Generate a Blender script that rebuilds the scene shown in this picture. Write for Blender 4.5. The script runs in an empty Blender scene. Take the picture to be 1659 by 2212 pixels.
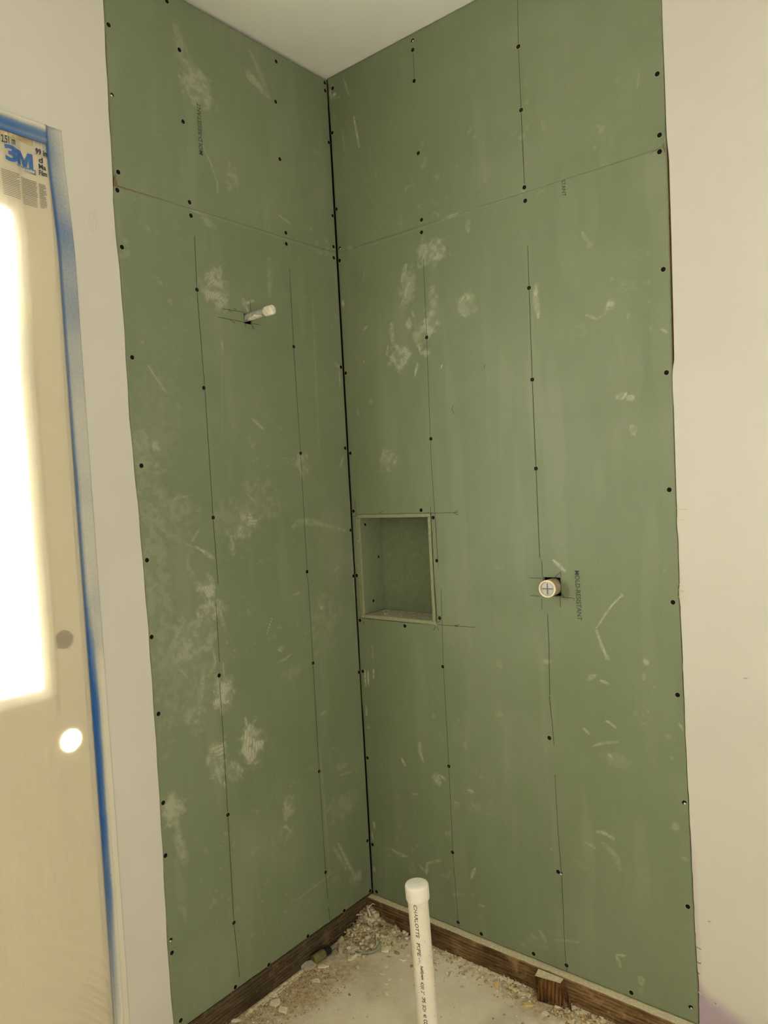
import bpy, bmesh, math, random
import numpy as np
from mathutils import Vector, Matrix
from mathutils.geometry import tessellate_polygon

random.seed(7)
rng = np.random.default_rng(11)
SC = bpy.context.scene
COL = SC.collection

# ------------------------------------------------------------------ camera
cam_d = bpy.data.cameras.new('camera')
cam = bpy.data.objects.new('camera', cam_d)
COL.objects.link(cam)
cam_d.sensor_fit = 'HORIZONTAL'
cam_d.sensor_width = 36.0
cam_d.lens = 34.713
cam_d.clip_start = 0.02
fwd = Vector((-0.631054, 0.774775, -0.038670)).normalized()
upv = Vector((0.017535, 0.064084, 0.997790)).normalized()
right = fwd.cross(upv).normalized()
upv = right.cross(fwd)
M = Matrix((right, upv, -fwd)).transposed().to_4x4()
M.translation = Vector((1.8935, -2.1249, 1.6882))
cam.matrix_world = M
SC.camera = cam

# ------------------------------------------------------------------ world, light, exposure
world = bpy.data.worlds.new('world')
SC.world = world
world.use_nodes = True
bg = world.node_tree.nodes['Background']
bg.inputs['Color'].default_value = (1.0, 0.99, 0.97, 1)
bg.inputs['Strength'].default_value = 1.1


def area(name, loc, aim, sx, sy, power, color):
    d = bpy.data.lights.new(name, 'AREA')
    d.shape = 'RECTANGLE'
    d.size, d.size_y = sx, sy
    d.energy = power
    d.color = color
    o = bpy.data.objects.new(name, d)
    COL.objects.link(o)
    o.location = loc
    o.rotation_euler = (Vector(aim) - Vector(loc)).to_track_quat('-Z', 'Y').to_euler()
    return o


# daylight outside the glazed door, and a fill light behind an added, unseen window
area('door_daylight', (-0.60, -1.60, 1.58), (3.0, -1.45, 1.45), 1.1, 1.6, 405, (0.97, 0.99, 1.06))
area('added_fill_light', (4.05, -2.2, 1.40), (0.0, -1.3, 1.75), 1.9, 2.1, 60, (1.0, 0.985, 0.965))

SC.view_settings.view_transform = 'Standard'
SC.view_settings.look = 'None'
SC.view_settings.gamma = 1.0
SC.view_settings.use_curve_mapping = False
SC.view_settings.exposure = -0.18

SC.cycles.max_bounces = 8
SC.cycles.transparent_max_bounces = 6

CEIL = 3.2176          # ceiling height, floor at z = 0
JOINT = 2.5690         # horizontal joint of the green boards
BOARD_T = 0.0127

# ------------------------------------------------------------------ measured marks (metres along the wall, metres above the floor)
SCREWS_LEFT_UP = [(0.9099,3.0175), (0.9103,2.6093), (0.7061,3.1759), (0.6713,3.0466), (0.6744,2.8296), (0.6692,2.5869), (0.2615,3.1752), (0.2751,3.0326), (0.2712,2.8373), (0.2629,2.5852),
(0.0147,3.1956), (0.0146,3.1667), (0.0101,2.9773), (0.0123,2.7054), (0.0169,2.5889)]
HOLES_LEFT_UP = [(0.913,2.8234)]
SCREWS_LEFT_LOW = [(0.9171,2.557), (0.6672,2.5465), (0.2638,2.5464), (0.9145,2.3982), (0.9055,2.0876), (0.8989,1.7769), (0.9013,1.5028), (0.903,1.278), (0.897,1.0496), (0.9013,0.786),
(0.9053,0.6293), (0.9053,0.3357), (0.8909,0.1208), (0.6621,2.3203), (0.6593,2.0165), (0.6551,1.6095), (0.6705,1.1096), (0.6706,0.6605), (0.6738,0.3098), (0.6843,0.104),
(0.2569,2.1881), (0.2533,1.8113), (0.2555,1.3868), (0.252,1.0557), (0.2535,0.6594), (0.2505,0.2843), (0.1653,0.0989), (0.3569,0.1008), (0.5423,0.0987), (0.0188,2.547),
(0.0131,2.1376), (0.0152,1.8301), (0.0097,1.5162), (0.0084,1.3393), (0.0075,0.9647), (0.0138,0.303), (0.014,0.1039)]
HOLES_LEFT_LOW = [(0.9055,0.3751)]
SCREWS_RIGHT_UP = [(0.027,3.1707), (0.0123,3.0124), (0.0119,2.7294), (0.4003,3.1609), (0.3994,3.0573), (0.4013,2.8134), (0.4005,2.5875), (0.7977,3.0108), (0.7972,2.8187), (0.7962,2.583),
(1.2134,2.769), (1.2132,2.6041)]
HOLES_RIGHT_UP = [(0.0173,2.5831), (0.4004,3.1934)]
SCREWS_RIGHT_LOW = [(0.3978,2.5456), (0.0138,2.5372), (0.0125,2.1142), (0.0133,1.8098), (0.0134,1.5883), (0.0116,1.3404), (0.0154,1.1666), (0.0151,0.9684), (0.0141,0.6289), (0.0155,0.2866),
(0.0235,0.101), (0.3965,2.1855), (0.3921,1.8343), (0.3934,1.0301), (0.3973,0.6735), (0.3941,0.3606), (0.4027,0.1079), (0.3339,1.5857), (0.3846,1.5586), (0.391,1.4067),
(0.3902,1.2031), (0.2331,1.1625), (0.7972,2.5415), (0.7962,2.2733), (0.7928,1.9884), (0.7915,1.7089), (0.795,0.8458), (0.8044,0.4108), (0.8187,0.1073), (0.4986,0.0991),
(0.7012,0.1023), (1.0301,0.102), (1.2115,2.5595), (1.2091,2.239), (1.207,1.954), (1.202,1.6266), (1.2,1.3075), (1.2028,1.0424), (1.2082,0.4281)]
HOLES_RIGHT_LOW = [(1.2092,0.7329), (1.205,0.1298), (0.8123,0.4086)]
PENCIL_LEFT = [[(0.658,2.4863), (0.6621,2.3203), (0.6553,1.9994), (0.6551,1.6095), (0.6517,1.3974)],[(0.665,1.3434), (0.6654,1.1514)],[(0.6705,1.0859), (0.6694,0.9593),
(0.6706,0.6605), (0.6738,0.3098), (0.6654,0.1268)],[(0.2549,2.4627), (0.2569,2.1881), (0.2533,1.8113), (0.2548,1.3951)],[(0.2607,1.3792), (0.2528,1.3614), (0.2517,1.059),
(0.2535,0.6594), (0.2505,0.2843), (0.2463,0.1856)],[(0.2444,0.15), (0.2438,0.0976)],[(0.5334,0.1066), (0.5331,0.084)],[(0.5664,2.2759), (0.476,2.2778)],[(0.5853,2.2467),
(0.4787,2.2448)],[(0.4366,2.2458), (0.4081,2.2441)],[(0.5419,2.2765), (0.5291,2.2694)],[(0.5368,2.2445), (0.5164,2.2367)],[(0.447,2.318),
(0.4466,2.2843)],[(0.4731,2.2394), (0.474,2.2286)],[(0.4432,2.2387), (0.4443,2.2248)],[(0.4413,2.2375), (0.436,2.2274)],[(0.5203,2.2841), (0.5071,2.2801)]]
PENCIL_RIGHT = [[(0.4014,3.1481), (0.3999,3.0649)],[(0.8033,3.177), (0.7977,3.0108), (0.7972,2.8187), (0.7968,2.5955)],[(0.7982,2.4045), (0.7962,2.2733), (0.7928,1.9884),
(0.7915,1.7089), (0.79,1.4252)],[(0.7976,1.415), (0.7959,1.3647)],[(0.7915,1.2934), (0.7897,1.2592)],[(0.8085,1.2471), (0.8078,1.1374), (0.8037,0.988)],[(0.8017,0.9818),
(0.8073,0.8989), (0.8101,0.8245)],[(0.8087,0.7311), (0.8094,0.6137), (0.8106,0.5384), (0.8161,0.3885), (0.8156,0.1444), (0.8193,0.0876)],[(0.3998,2.4534),
(0.3965,2.1855), (0.3887,1.7504), (0.3933,1.539), (0.3954,1.3823)],[(0.4025,1.3057), (0.3954,1.0304), (0.3973,0.6735), (0.3952,0.3457), (0.4036,0.0913)],[(0.012,1.5688),
(0.1633,1.5735), (0.4903,1.5748)],[(0.4712,1.5719), (0.4888,1.5812)],[(0.475,1.5718), (0.4899,1.5668)],[(0.0091,1.177), (0.2016,1.1755),
(0.5346,1.1819)],[(0.4456,1.1796), (0.4729,1.1866)],[(0.4514,1.18), (0.4666,1.178)],[(0.0236,1.6306), (0.026,1.5668)],[(0.3751,1.598), (0.3753,1.5686)],[(0.139,1.5756),
(0.1552,1.5857)],[(0.0295,1.1659), (0.0379,1.1522)],[(0.3702,1.1702), (0.3593,1.156)],[(0.3764,1.1724), (0.3834,1.1581)],[(0.3812,1.186),
(0.3937,1.1952)],[(0.3776,1.5113), (0.371,1.342), (0.3778,1.26), (0.3789,1.2139), (0.3901,1.2015)],[(0.7507,1.36), (0.7948,1.3595)],[(0.751,1.3031),
(0.7838,1.3019)],[(0.854,1.3028), (0.8942,1.3029), (0.9018,1.3012), (0.8985,1.2952)],[(0.8539,1.2999), (0.854,1.2707)],[(0.8398,1.3664),
(0.8594,1.3817)],[(0.8594,1.3831), (0.8602,1.3672)],[(0.8593,1.3162), (0.8681,1.3036)],[(0.4934,1.9395), (0.4852,1.9293), (0.4936,1.9127)],[(0.6245,2.0602),
(0.6202,2.0472)]]
SMEARS_LEFT = [("b",0.6131,2.9542,0.0738,0.0659,0,0.3), ("s",[(0.6781,3.1102), (0.651,3.0242), (0.5846,2.9792)],0.0506,0.22), ("b",0.5851,2.9718,0.0392,0.0327,0,0.3),
("s",[(0.6165,2.7965), (0.5845,2.749), (0.5567,2.6845), (0.5564,2.6407)],0.0052,0.4), ("b",0.3571,3.0649,0.0566,0.0193,30,0.3), ("s",[(0.3799,3.1631),
(0.3154,3.065)],0.0237,0.2), ("b",0.494,2.7169,0.0309,0.0534,0,0.22), ("s",[(0.6863,2.5643), (0.3869,2.5619), (-0.0012,2.5579)],0.0038,0.12), ("s",[(0.6607,2.5637),
(0.5988,2.5645)],0.0067,0.3), ("p",0.584,2.3348,0.0572,0.0593,0,0.5), ("s",[(0.565,2.4115), (0.5623,2.3753)],0.0172,0.3), ("s",[(0.4765,2.3225), (0.4635,2.3108),
(0.4305,2.3221)],0.009,0.6), ("s",[(0.4795,2.3084), (0.4683,2.301), (0.4577,2.2842)],0.009,0.6), ("s",[(0.8539,2.0684), (0.8184,2.0197), (0.7963,1.9937)],0.0059,0.45),
("s",[(0.468,1.926), (0.4196,1.8917)],0.011,0.45), ("s",[(0.5762,2.1743), (0.575,2.1419)],0.0068,0.3), ("s",[(0.5763,2.1964), (0.597,1.8848)],0.005,0.12),
("s",[(0.3476,2.4767), (0.3579,2.3491)],0.0265,0.2), ("s",[(0.1468,2.3661), (0.1577,1.7924)],0.0083,0.15), ("b",0.8481,1.836,0.0203,0.0273,0,0.35),
("b",0.8573,1.7776,0.0125,0.0136,0,0.3), ("b",0.8886,1.8116,0.0426,0.0807,0,0.18), ("p",0.2499,1.7684,0.0418,0.0533,0,0.3), ("s",[(0.2653,1.7768),
(0.247,1.7187)],0.01,0.4), ("s",[(0.8073,1.6382), (0.8019,1.6657), (0.7796,1.6785), (0.7459,1.6811)],0.0061,0.45), ("b",0.7662,1.6356,0.0582,0.0562,0,0.15),
("s",[(0.8478,1.634), (0.8577,1.6073), (0.8131,1.5622), (0.7654,1.5367), (0.7155,1.5174)],0.015,0.2), ("b",0.8778,1.4455,0.0621,0.4434,0,0.16),
("b",0.795,1.152,0.1347,0.1686,0,0.12), ("b",0.7855,1.6018,0.0915,0.0842,0,0.14), ("b",0.5434,1.5986,0.1167,0.0903,0,0.12), ("b",0.8338,1.9207,0.0791,0.1638,0,0.08),
("s",[(0.7238,1.5226), (0.665,1.4829)],0.013,0.55), ("s",[(0.7396,1.5413), (0.7109,1.5774)],0.0063,0.45), ("p",0.5154,1.5813,0.0556,0.0366,0,0.5),
("p",0.547,1.5533,0.0584,0.0271,0,0.4), ("s",[(0.5863,1.5417), (0.5848,1.4889)],0.0238,0.3), ("s",[(0.3107,1.5527), (0.2477,1.5676), (0.0412,1.5188)],0.0239,0.32),
("s",[(0.7497,1.5209), (0.7619,1.4726), (0.7324,1.4116), (0.7022,1.3493)],0.0253,0.22), ("p",0.6903,1.3882,0.0377,0.0433,0,0.6), ("p",0.6848,1.3202,0.0607,0.0347,0,0.5),
("s",[(0.6567,1.3568), (0.6467,1.296), (0.6337,1.249)],0.0149,0.3), ("b",0.7541,1.243,0.0867,0.0783,0,0.28), ("s",[(0.7832,1.3055), (0.8347,1.2381), (0.8373,1.2037),
(0.7884,1.1291)],0.021,0.28), ("p",0.8261,1.2223,0.0232,0.0498,0,0.35), ("s",[(0.6947,1.2166), (0.6815,1.155), (0.7113,1.1179)],0.0098,0.45), ("s",[(0.7276,1.1363),
(0.7546,1.0128)],0.0239,0.35), ("p",0.6584,1.0531,0.0432,0.0615,0,0.65), ("s",[(0.676,1.1094), (0.6677,0.9812)],0.0336,0.35), ("b",0.7636,1.0081,0.0389,0.0713,0,0.25),
("p",0.5536,0.8486,0.0509,0.0732,-8,0.7), ("s",[(0.5754,0.9476), (0.572,0.9159)],0.0105,0.5), ("p",0.6999,0.8499,0.0412,0.0693,0,0.5),
("b",0.6359,0.7912,0.0354,0.0356,0,0.4), ("s",[(0.7104,0.8534), (0.6883,0.7643)],0.02,0.4), ("s",[(0.677,0.7678), (0.6746,0.752)],0.0136,0.4), ("s",[(0.6509,1.1482),
(0.6507,1.1034)],0.0083,0.4), ("b",0.8718,0.7525,0.0423,0.0477,0,0.4), ("s",[(0.8671,0.7507), (0.8517,0.6317), (0.8388,0.5835)],0.0377,0.3), ("s",[(0.8707,0.5975),
(0.8525,0.4045)],0.0318,0.12), ("b",0.4069,0.586,0.032,0.0381,0,0.35), ("s",[(0.4405,0.5226), (0.4272,0.5254), (0.4076,0.4963)],0.0116,0.4),
("b",0.4361,0.4965,0.0503,0.0349,0,0.13), ("s",[(0.2026,0.3536), (0.1734,0.3095), (0.14,0.2452)],0.0154,0.35), ("s",[(0.1743,0.3592), (0.1438,0.2932),
(0.0985,0.2051)],0.0178,0.35), ("b",0.0918,0.1894,0.037,0.028,0,0.3), ("s",[(0.4007,0.2512), (0.1972,0.2673)],0.0065,0.2), ("d",[(0.4332,1.2509),
(0.4648,1.1966)],0.0036,0.8), ("b",0.4038,1.1381,0.013,0.0095,0,0.55), ("s",[(0.4203,1.0935), (0.3807,1.1008), (0.3486,1.1134)],0.0095,0.28),
("b",0.3029,1.3154,0.0138,0.0081,0,0.6), ("b",0.321,1.3149,0.0112,0.0049,0,0.4), ("s",[(0.0406,2.1491), (0.016,2.1338)],0.0177,0.35), ("s",[(0.0256,1.8002),
(0.0475,1.7565)],0.0087,0.35), ("s",[(0.022,2.1246), (0.0219,2.0634)],0.0055,0.5), ("b",0.1856,1.2466,0.0172,0.0085,0,0.4), ("s",[(0.1378,1.1936),
(0.1113,1.2081)],0.0108,0.3), ("s",[(0.1182,1.3693), (0.0783,1.3871)],0.0087,0.4), ("b",0.4592,1.655,0.1237,0.0782,0,0.14), ("b",0.1823,1.1981,0.0992,0.1365,0,0.1),
("s",[(-0.0059,1.5417), (-0.0019,1.2372)],0.0271,0.2), ("s",[(-0.0045,1.6845), (0.001,1.5868)],0.0111,0.8), ("s",[(0.0084,1.4358), (0.0061,1.2385)],0.009,0.35),
("s",[(0.5079,1.6759), (0.4645,1.6397)],0.0108,0.35), ("b",0.2101,0.8615,0.0199,0.0084,0,0.4), ("b",0.1672,0.719,0.0103,0.0068,0,0.4),
("b",0.1281,0.6361,0.0372,0.0207,0,0.15), ("s",[(0.4799,0.3538), (0.2544,0.6187)],0.0083,0.07), ("s",[(0.2421,0.7682), (0.2299,0.2646)],0.0129,0.14),
("b",0.1403,0.4902,0.0914,0.0518,0,0.14), ("s",[(0.1435,0.6061), (0.0788,0.5981)],0.009,0.25), ("b",0.474,2.6024,0.0124,0.0183,0,0.2),
("b",0.6042,2.5416,0.0453,0.0119,20,0.18), ("s",[(0.2916,2.6392), (0.2396,2.6244)],0.006,0.45), ("b",0.9099,1.3282,0.0185,0.0269,0,0.13),
("b",0.8757,1.2672,0.0096,0.0082,0,0.3), ("b",0.3582,1.0501,0.0671,0.0321,0,0.1)]
SMEARS_RIGHT = [("b",0.0321,3.145,0.0121,0.0082,0,0.8), ("s",[(0.0818,3.1855), (0.1042,3.1186)],0.006,0.5), ("s",[(0.1207,3.0344), (0.1299,2.9763), (0.1392,2.9184)],0.0079,0.85),
("s",[(0.0591,3.0086), (0.0693,2.9291)],0.006,0.35), ("s",[(0.0106,3.1733), (0.0171,3.1352)],0.0062,0.7), ("s",[(0.0217,3.1335), (0.0613,3.1293)],0.0061,0.3),
("s",[(0.0175,2.5554), (0.5677,2.5632), (0.8695,2.5687)],0.0033,0.12), ("s",[(0.4844,2.567), (0.5461,2.569)],0.0084,0.5), ("b",0.0703,2.5721,0.0139,0.0084,0,0.4),
("p",0.4494,2.4655,0.0528,0.0432,0,0.5), ("p",0.4013,2.4768,0.0239,0.0469,0,0.4), ("s",[(0.3733,2.4436), (0.3786,2.4329), (0.3925,2.4313)],0.0054,0.5),
("s",[(0.3231,2.4502), (0.301,2.3983)],0.0203,0.6), ("s",[(0.3373,2.3874), (0.3242,2.374), (0.3139,2.3437), (0.2911,2.3124)],0.0203,0.5),
("b",0.3242,2.374,0.0413,0.0713,0,0.25), ("p",0.4306,2.3205,0.0235,0.0469,0,0.3), ("b",0.565,2.2708,0.0404,0.0457,0,0.22), ("s",[(0.5573,2.2952), (0.5378,2.276),
(0.5363,2.2502), (0.557,2.2279)],0.0101,0.6), ("p",0.5605,2.2869,0.0184,0.015,0,0.5), ("s",[(0.2432,2.2588), (0.2466,2.1837)],0.0207,0.5),
("p",0.2814,2.1371,0.0562,0.0487,0,0.55), ("s",[(0.2233,2.1874), (0.2143,2.1505)],0.0095,0.5), ("p",0.4111,2.2291,0.0315,0.0531,0,0.55),
("p",0.3634,2.1974,0.0362,0.0481,0,0.35), ("s",[(0.3573,2.1661), (0.3692,2.1321)],0.0108,0.5), ("s",[(0.3511,2.1024), (0.3362,2.0607)],0.011,0.5), ("s",[(0.3385,2.2824),
(0.3456,2.2665)],0.0091,0.5), ("b",0.3233,2.2365,0.0164,0.0321,0,0.4), ("p",0.3934,2.1364,0.0238,0.0158,0,0.5), ("p",0.1945,1.7704,0.0433,0.0477,0,0.35),
("s",[(0.1314,2.4731), (0.1245,2.4408)],0.0059,0.4), ("s",[(0.0165,2.3857), (0.0196,2.3643)],0.0102,0.9), ("s",[(0.1115,2.2615), (0.1278,2.2689)],0.0098,0.5),
("b",0.1282,1.9926,0.0112,0.0119,0,0.2), ("b",0.0621,1.9617,0.0092,0.014,0,0.4), ("s",[(0.448,2.0711), (0.4545,2.0829)],0.0053,0.9), ("s",[(0.1054,2.1462),
(0.1073,2.1408)],0.006,0.9), ("s",[(0.8202,2.2741), (0.8167,2.2363), (0.8233,2.1779)],0.0182,0.5), ("s",[(0.9783,2.3989), (0.9915,2.3713)],0.0098,0.55),
("b",0.9981,2.3575,0.0102,0.0094,0,0.6), ("b",1.0535,2.1734,0.0154,0.0172,0,0.55), ("s",[(0.9773,2.1567), (1.0124,2.1367)],0.0056,0.35), ("s",[(1.0124,2.1367),
(1.0414,2.1516)],0.0041,0.3), ("b",1.0992,2.2134,0.0274,0.0234,0,0.15), ("b",1.0725,1.9052,0.0164,0.0134,0,0.65), ("b",1.1022,1.8977,0.0137,0.0092,0,0.4),
("b",1.1065,1.8054,0.0135,0.0148,0,0.45), ("s",[(1.1989,2.0748), (1.2125,2.0648)],0.0064,0.6), ("b",0.5853,2.5239,0.0091,0.0225,0,0.3), ("s",[(0.8361,1.4189),
(0.8557,1.4019), (0.872,1.3864)],0.0091,0.75), ("s",[(1.0545,1.3209), (1.0176,1.284), (0.9682,1.2144)],0.0043,0.55), ("s",[(0.9678,1.2072), (0.9834,1.1619),
(0.9979,1.1281)],0.0087,0.6), ("b",0.9992,1.1254,0.0072,0.0056,0,0.7), ("b",1.0502,1.3179,0.007,0.007,0,0.5), ("b",0.9464,1.061,0.0197,0.0115,30,0.7),
("s",[(0.9742,1.0545), (0.9972,1.0476)],0.0072,0.7), ("s",[(0.9849,0.9322), (0.9992,0.9274), (1.016,0.9161)],0.0058,0.6), ("s",[(0.9119,0.8971),
(0.9294,0.8826)],0.0075,0.5), ("s",[(0.992,0.8294), (1.0003,0.8196)],0.0073,0.75), ("s",[(0.9397,0.8454), (0.97,0.8596), (1.0213,0.8732)],0.0088,0.28),
("s",[(1.1033,0.9996), (1.1187,0.9772)],0.0027,0.35), ("s",[(1.2036,0.9597), (1.212,0.9451)],0.0066,0.45), ("s",[(0.9395,0.5765), (0.9649,0.5788),
(0.9938,0.569)],0.0121,0.45), ("s",[(0.9027,0.533), (0.9326,0.5235)],0.0092,0.45), ("s",[(0.9561,0.5474), (0.9987,0.5157), (1.0115,0.4762)],0.018,0.2),
("b",1.1152,1.1271,0.0082,0.0138,0,0.4), ("b",1.108,1.0825,0.0055,0.0136,0,0.2), ("p",0.6258,1.0695,0.0143,0.0206,0,0.4), ("b",0.7993,1.0949,0.0163,0.012,0,0.25),
("s",[(0.2748,0.7346), (0.271,0.7081), (0.2852,0.668)],0.0156,0.5), ("s",[(0.1822,0.6616), (0.198,0.6367)],0.0101,0.7), ("p",0.3416,0.6165,0.0232,0.0241,0,0.5),
("s",[(0.3509,0.6354), (0.3801,0.6197)],0.0095,0.5), ("p",0.4185,0.5363,0.0244,0.017,0,0.4), ("p",0.4784,0.603,0.0177,0.01,0,0.45),
("b",0.515,0.551,0.0624,0.0249,0,0.15), ("s",[(0.2236,0.5338), (0.2516,0.5384)],0.0079,0.3), ("s",[(0.1151,0.2938), (0.1458,0.2844), (0.1856,0.2867)],0.0125,0.5),
("s",[(0.2775,0.2865), (0.2706,0.2445)],0.014,0.5), ("s",[(0.2732,0.2853), (0.3096,0.3009), (0.3392,0.3163)],0.0098,0.45), ("s",[(0.2384,0.27),
(0.2688,0.2492)],0.01,0.35), ("b",0.3782,0.4255,0.0167,0.0121,0,0.25), ("s",[(0.4872,0.3287), (0.4766,0.3107), (0.4676,0.2865)],0.0111,0.55),
("b",0.4767,0.3124,0.0101,0.0101,0,0.4), ("b",0.7818,0.4806,0.0069,0.0047,0,0.35), ("s",[(0.0249,0.9732), (0.0251,0.9119)],0.0074,0.9), ("s",[(0.0412,0.9715),
(0.0396,0.9174)],0.0084,0.8), ("s",[(0.0699,0.9839), (0.0673,0.9479)],0.0062,0.9), ("s",[(0.0218,0.8337), (0.0216,0.7974)],0.0063,0.9),
("b",0.0276,0.7513,0.0072,0.0055,0,0.9), ("s",[(0.0291,0.3783), (0.0299,0.3565)],0.0108,0.9), ("s",[(0.0146,0.3397), (0.0171,0.3091)],0.0087,0.6), ("s",[(0.0162,0.1966),
(0.0172,0.1784)],0.0088,0.8), ("s",[(0.0693,1.0729), (0.0718,1.0109)],0.0103,0.25), ("s",[(0.7833,0.1788), (0.8642,0.2)],0.008,0.3), ("s",[(0.7259,0.1897),
(0.7494,0.159)],0.0204,0.2), ("b",0.6625,0.1199,0.0094,0.0065,0,0.4), ("s",[(0.9867,0.203), (0.9985,0.171)],0.0107,0.45), ("s",[(0.9897,0.2041),
(1.0161,0.211)],0.0091,0.45), ("b",1.0619,0.1521,0.0107,0.0161,0,0.3), ("b",1.0606,0.1215,0.0093,0.0117,0,0.35), ("s",[(0.4949,0.2005), (0.5158,0.204)],0.0074,0.45),
("b",0.7118,0.1455,0.0462,0.024,0,0.12), ("b",1.0118,0.819,0.044,0.0284,0,0.1), ("b",1.1831,0.6561,0.0134,0.0136,0,0.2), ("b",1.1734,0.9156,0.0134,0.0082,0,0.25),
("b",1.1816,0.8564,0.0066,0.0055,0,0.3), ("b",1.2056,0.5672,0.0108,0.0055,0,0.4), ("b",1.1558,2.2922,0.0267,0.0256,0,0.06), ("b",0.8915,0.4558,0.0325,0.015,0,0.08),
("s",[(1.2414,2.8446), (1.2244,2.8886)],0.0127,0.1), ("s",[(1.1635,2.8008), (1.1589,2.7519)],0.0066,0.2)]
EDGE_LEFT = [(0.9169,3.0957), (0.9208,2.9289), (0.9233,2.7621), (0.9244,2.6336), (0.9239,2.5719), (0.9298,2.542), (0.9283,2.4651), (0.9255,2.3881), (0.9225,2.3107), (0.9211,2.2328),
(0.9207,2.1413), (0.9217,2.0493), (0.9224,2.0098), (0.9232,1.9307), (0.9188,1.7719), (0.9139,1.6383), (0.9109,1.477), (0.9079,1.3143), (0.9074,1.1373), (0.9075,0.8904),
(0.9096,0.6562), (0.9127,0.4906), (0.9153,0.3102), (0.9138,0.2251), (0.912,0.1224)]
EDGE_RIGHT = [(1.2314,2.9719), (1.2302,2.8121), (1.2289,2.6513), (1.2289,2.5702), (1.2268,2.3387), (1.2234,2.0859), (1.2213,1.9649), (1.2188,1.7658), (1.2177,1.5714), (1.2158,1.5193),
(1.2186,1.4932), (1.2174,1.3624), (1.2137,1.3294), (1.2167,1.3098), (1.217,1.112), (1.2172,0.9127), (1.2192,0.7258), (1.2209,0.5648), (1.2223,0.43), (1.2238,0.2947),
(1.2268,0.2004), (1.2243,0.0968)]
CHIPS = [((0.0131,-0.3728),0.0529,0.0755,"g"), ((0.0504,-0.3411),0.0361,0.0353,"c"), ((0.1045,-0.252),0.0334,0.0361,"c"), ((0.0781,-0.1969),0.0446,0.0269,"c"),
((0.101,-0.1584),0.0583,0.0381,"c"), ((0.1739,-0.1349),0.0573,0.0695,"c"), ((0.021,-0.5445),0.0285,0.041,"c"), ((0.0523,-0.5629),0.04,0.0442,"c"),
((0.0968,-0.5736),0.0456,0.047,"c"), ((0.0075,-0.6912),0.0453,0.0294,"c"), ((0.0862,-0.4105),0.0351,0.0238,"c"), ((-0.0238,-0.5701),0.0316,0.0184,"c"),
((0.2636,-0.1494),0.0246,0.0255,"c"), ((0.321,-0.2346),0.0144,0.021,"c"), ((0.2858,-0.2588),0.016,0.0213,"c"), ((0.2523,-0.2501),0.0192,0.0144,"c"),
((0.3253,-0.3204),0.0244,0.02,"c"), ((0.237,-0.2133),0.0146,0.0223,"c"), ((0.6014,-0.0833),0.0229,0.0319,"y"), ((0.6252,-0.0697),0.0272,0.0406,"g"),
((0.7286,-0.1064),0.0296,0.0377,"y"), ((0.7943,-0.1083),0.0316,0.0306,"c"), ((0.4919,-0.1028),0.0141,0.0186,"c"), ((0.6712,-0.0434),0.0392,0.0539,"g"),
((0.8529,-0.0403),0.0374,0.0289,"c"), ((0.8104,-0.0572),0.0203,0.0209,"c"), ((0.2617,-0.1197),0.0231,0.031,"c"), ((0.2941,-0.2842),0.0126,0.0161,"c"),
((0.9414,-0.0229),0.0225,0.0204,"c"), ((0.5105,-0.1543),0.0153,0.0113,"g")]

# ------------------------------------------------------------------ helpers
def lin(r, g, b):
    def f(c):
        c /= 255.0
        return c / 12.92 if c <= 0.04045 else ((c + 0.055) / 1.055) ** 2.4
    return (f(r), f(g), f(b), 1.0)


class NT:
    """small wrapper to write node trees briefly"""
    def __init__(self, name):
        self.m = bpy.data.materials.new(name)
        self.m.use_nodes = True
        self.t = self.m.node_tree
        self.t.nodes.clear()
        self.out = self.t.nodes.new('ShaderNodeOutputMaterial')

    def n(self, kind, **kw):
        nd = self.t.nodes.new('ShaderNode' + kind)
        ins = kw.pop('ins', {})
        for k, v in kw.items():
            setattr(nd, k, v)
        for k, v in ins.items():
            self.set(nd, k, v)
        return nd

    def set(self, nd, k, v):
        s = nd.inputs[k]
        if isinstance(v, bpy.types.NodeSocket):
            self.t.links.new(v, s)
        else:
            s.default_value = v

    def coords(self, kind='Object', scale=(1, 1, 1)):
        tc = self.n('TexCoord')
        mp = self.n('Mapping', ins={'Vector': tc.outputs[kind], 'Scale': scale})
        return mp.outputs[0]

    def noise(self, vec, scale, detail=3.0, rough=0.55, dist=0.0):
        return self.n('TexNoise', ins={'Vector': vec, 'Scale': scale, 'Detail': detail,
                                       'Roughness': rough, 'Distortion': dist}).outputs[0]

    def ramp(self, fac, stops):
        r = self.n('ValToRGB', ins={'Fac': fac})
        e = r.color_ramp.elements
        while len(e) < len(stops):
            e.new(0.5)
        for el, (p, c) in zip(e, stops):
            el.position = p
            el.color = c
        return r.outputs[0]

    def mix(self, fac, a, b, blend='MIX'):
        m = self.n('Mix', data_type='RGBA', blend_type=blend)
        self.set(m, 0, fac)
        self.set(m, 6, a)
        self.set(m, 7, b)
        return m.outputs[2]

    def math(self, op, a, b=0.0, clamp=False):
        m = self.n('Math', operation=op, use_clamp=clamp)
        self.set(m, 0, a)
        self.set(m, 1, b)
        return m.outputs[0]

    def bump(self, h, strength=0.3, dist=0.002):
        return self.n('Bump', ins={'Height': h, 'Strength': strength, 'Distance': dist}).outputs[0]

    def principled(self, color, rough=0.8, normal=None, spec=0.3, metallic=0.0):
        p = self.n('BsdfPrincipled', ins={'Base Color': color, 'Roughness': rough, 'Metallic': metallic,
                                          'Specular IOR Level': spec})
        if normal is not None:
            self.set(p, 'Normal', normal)
        self.t.links.new(p.outputs[0], self.out.inputs[0])
        return p


W4 = lambda v: (v, v, v, 1)


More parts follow.
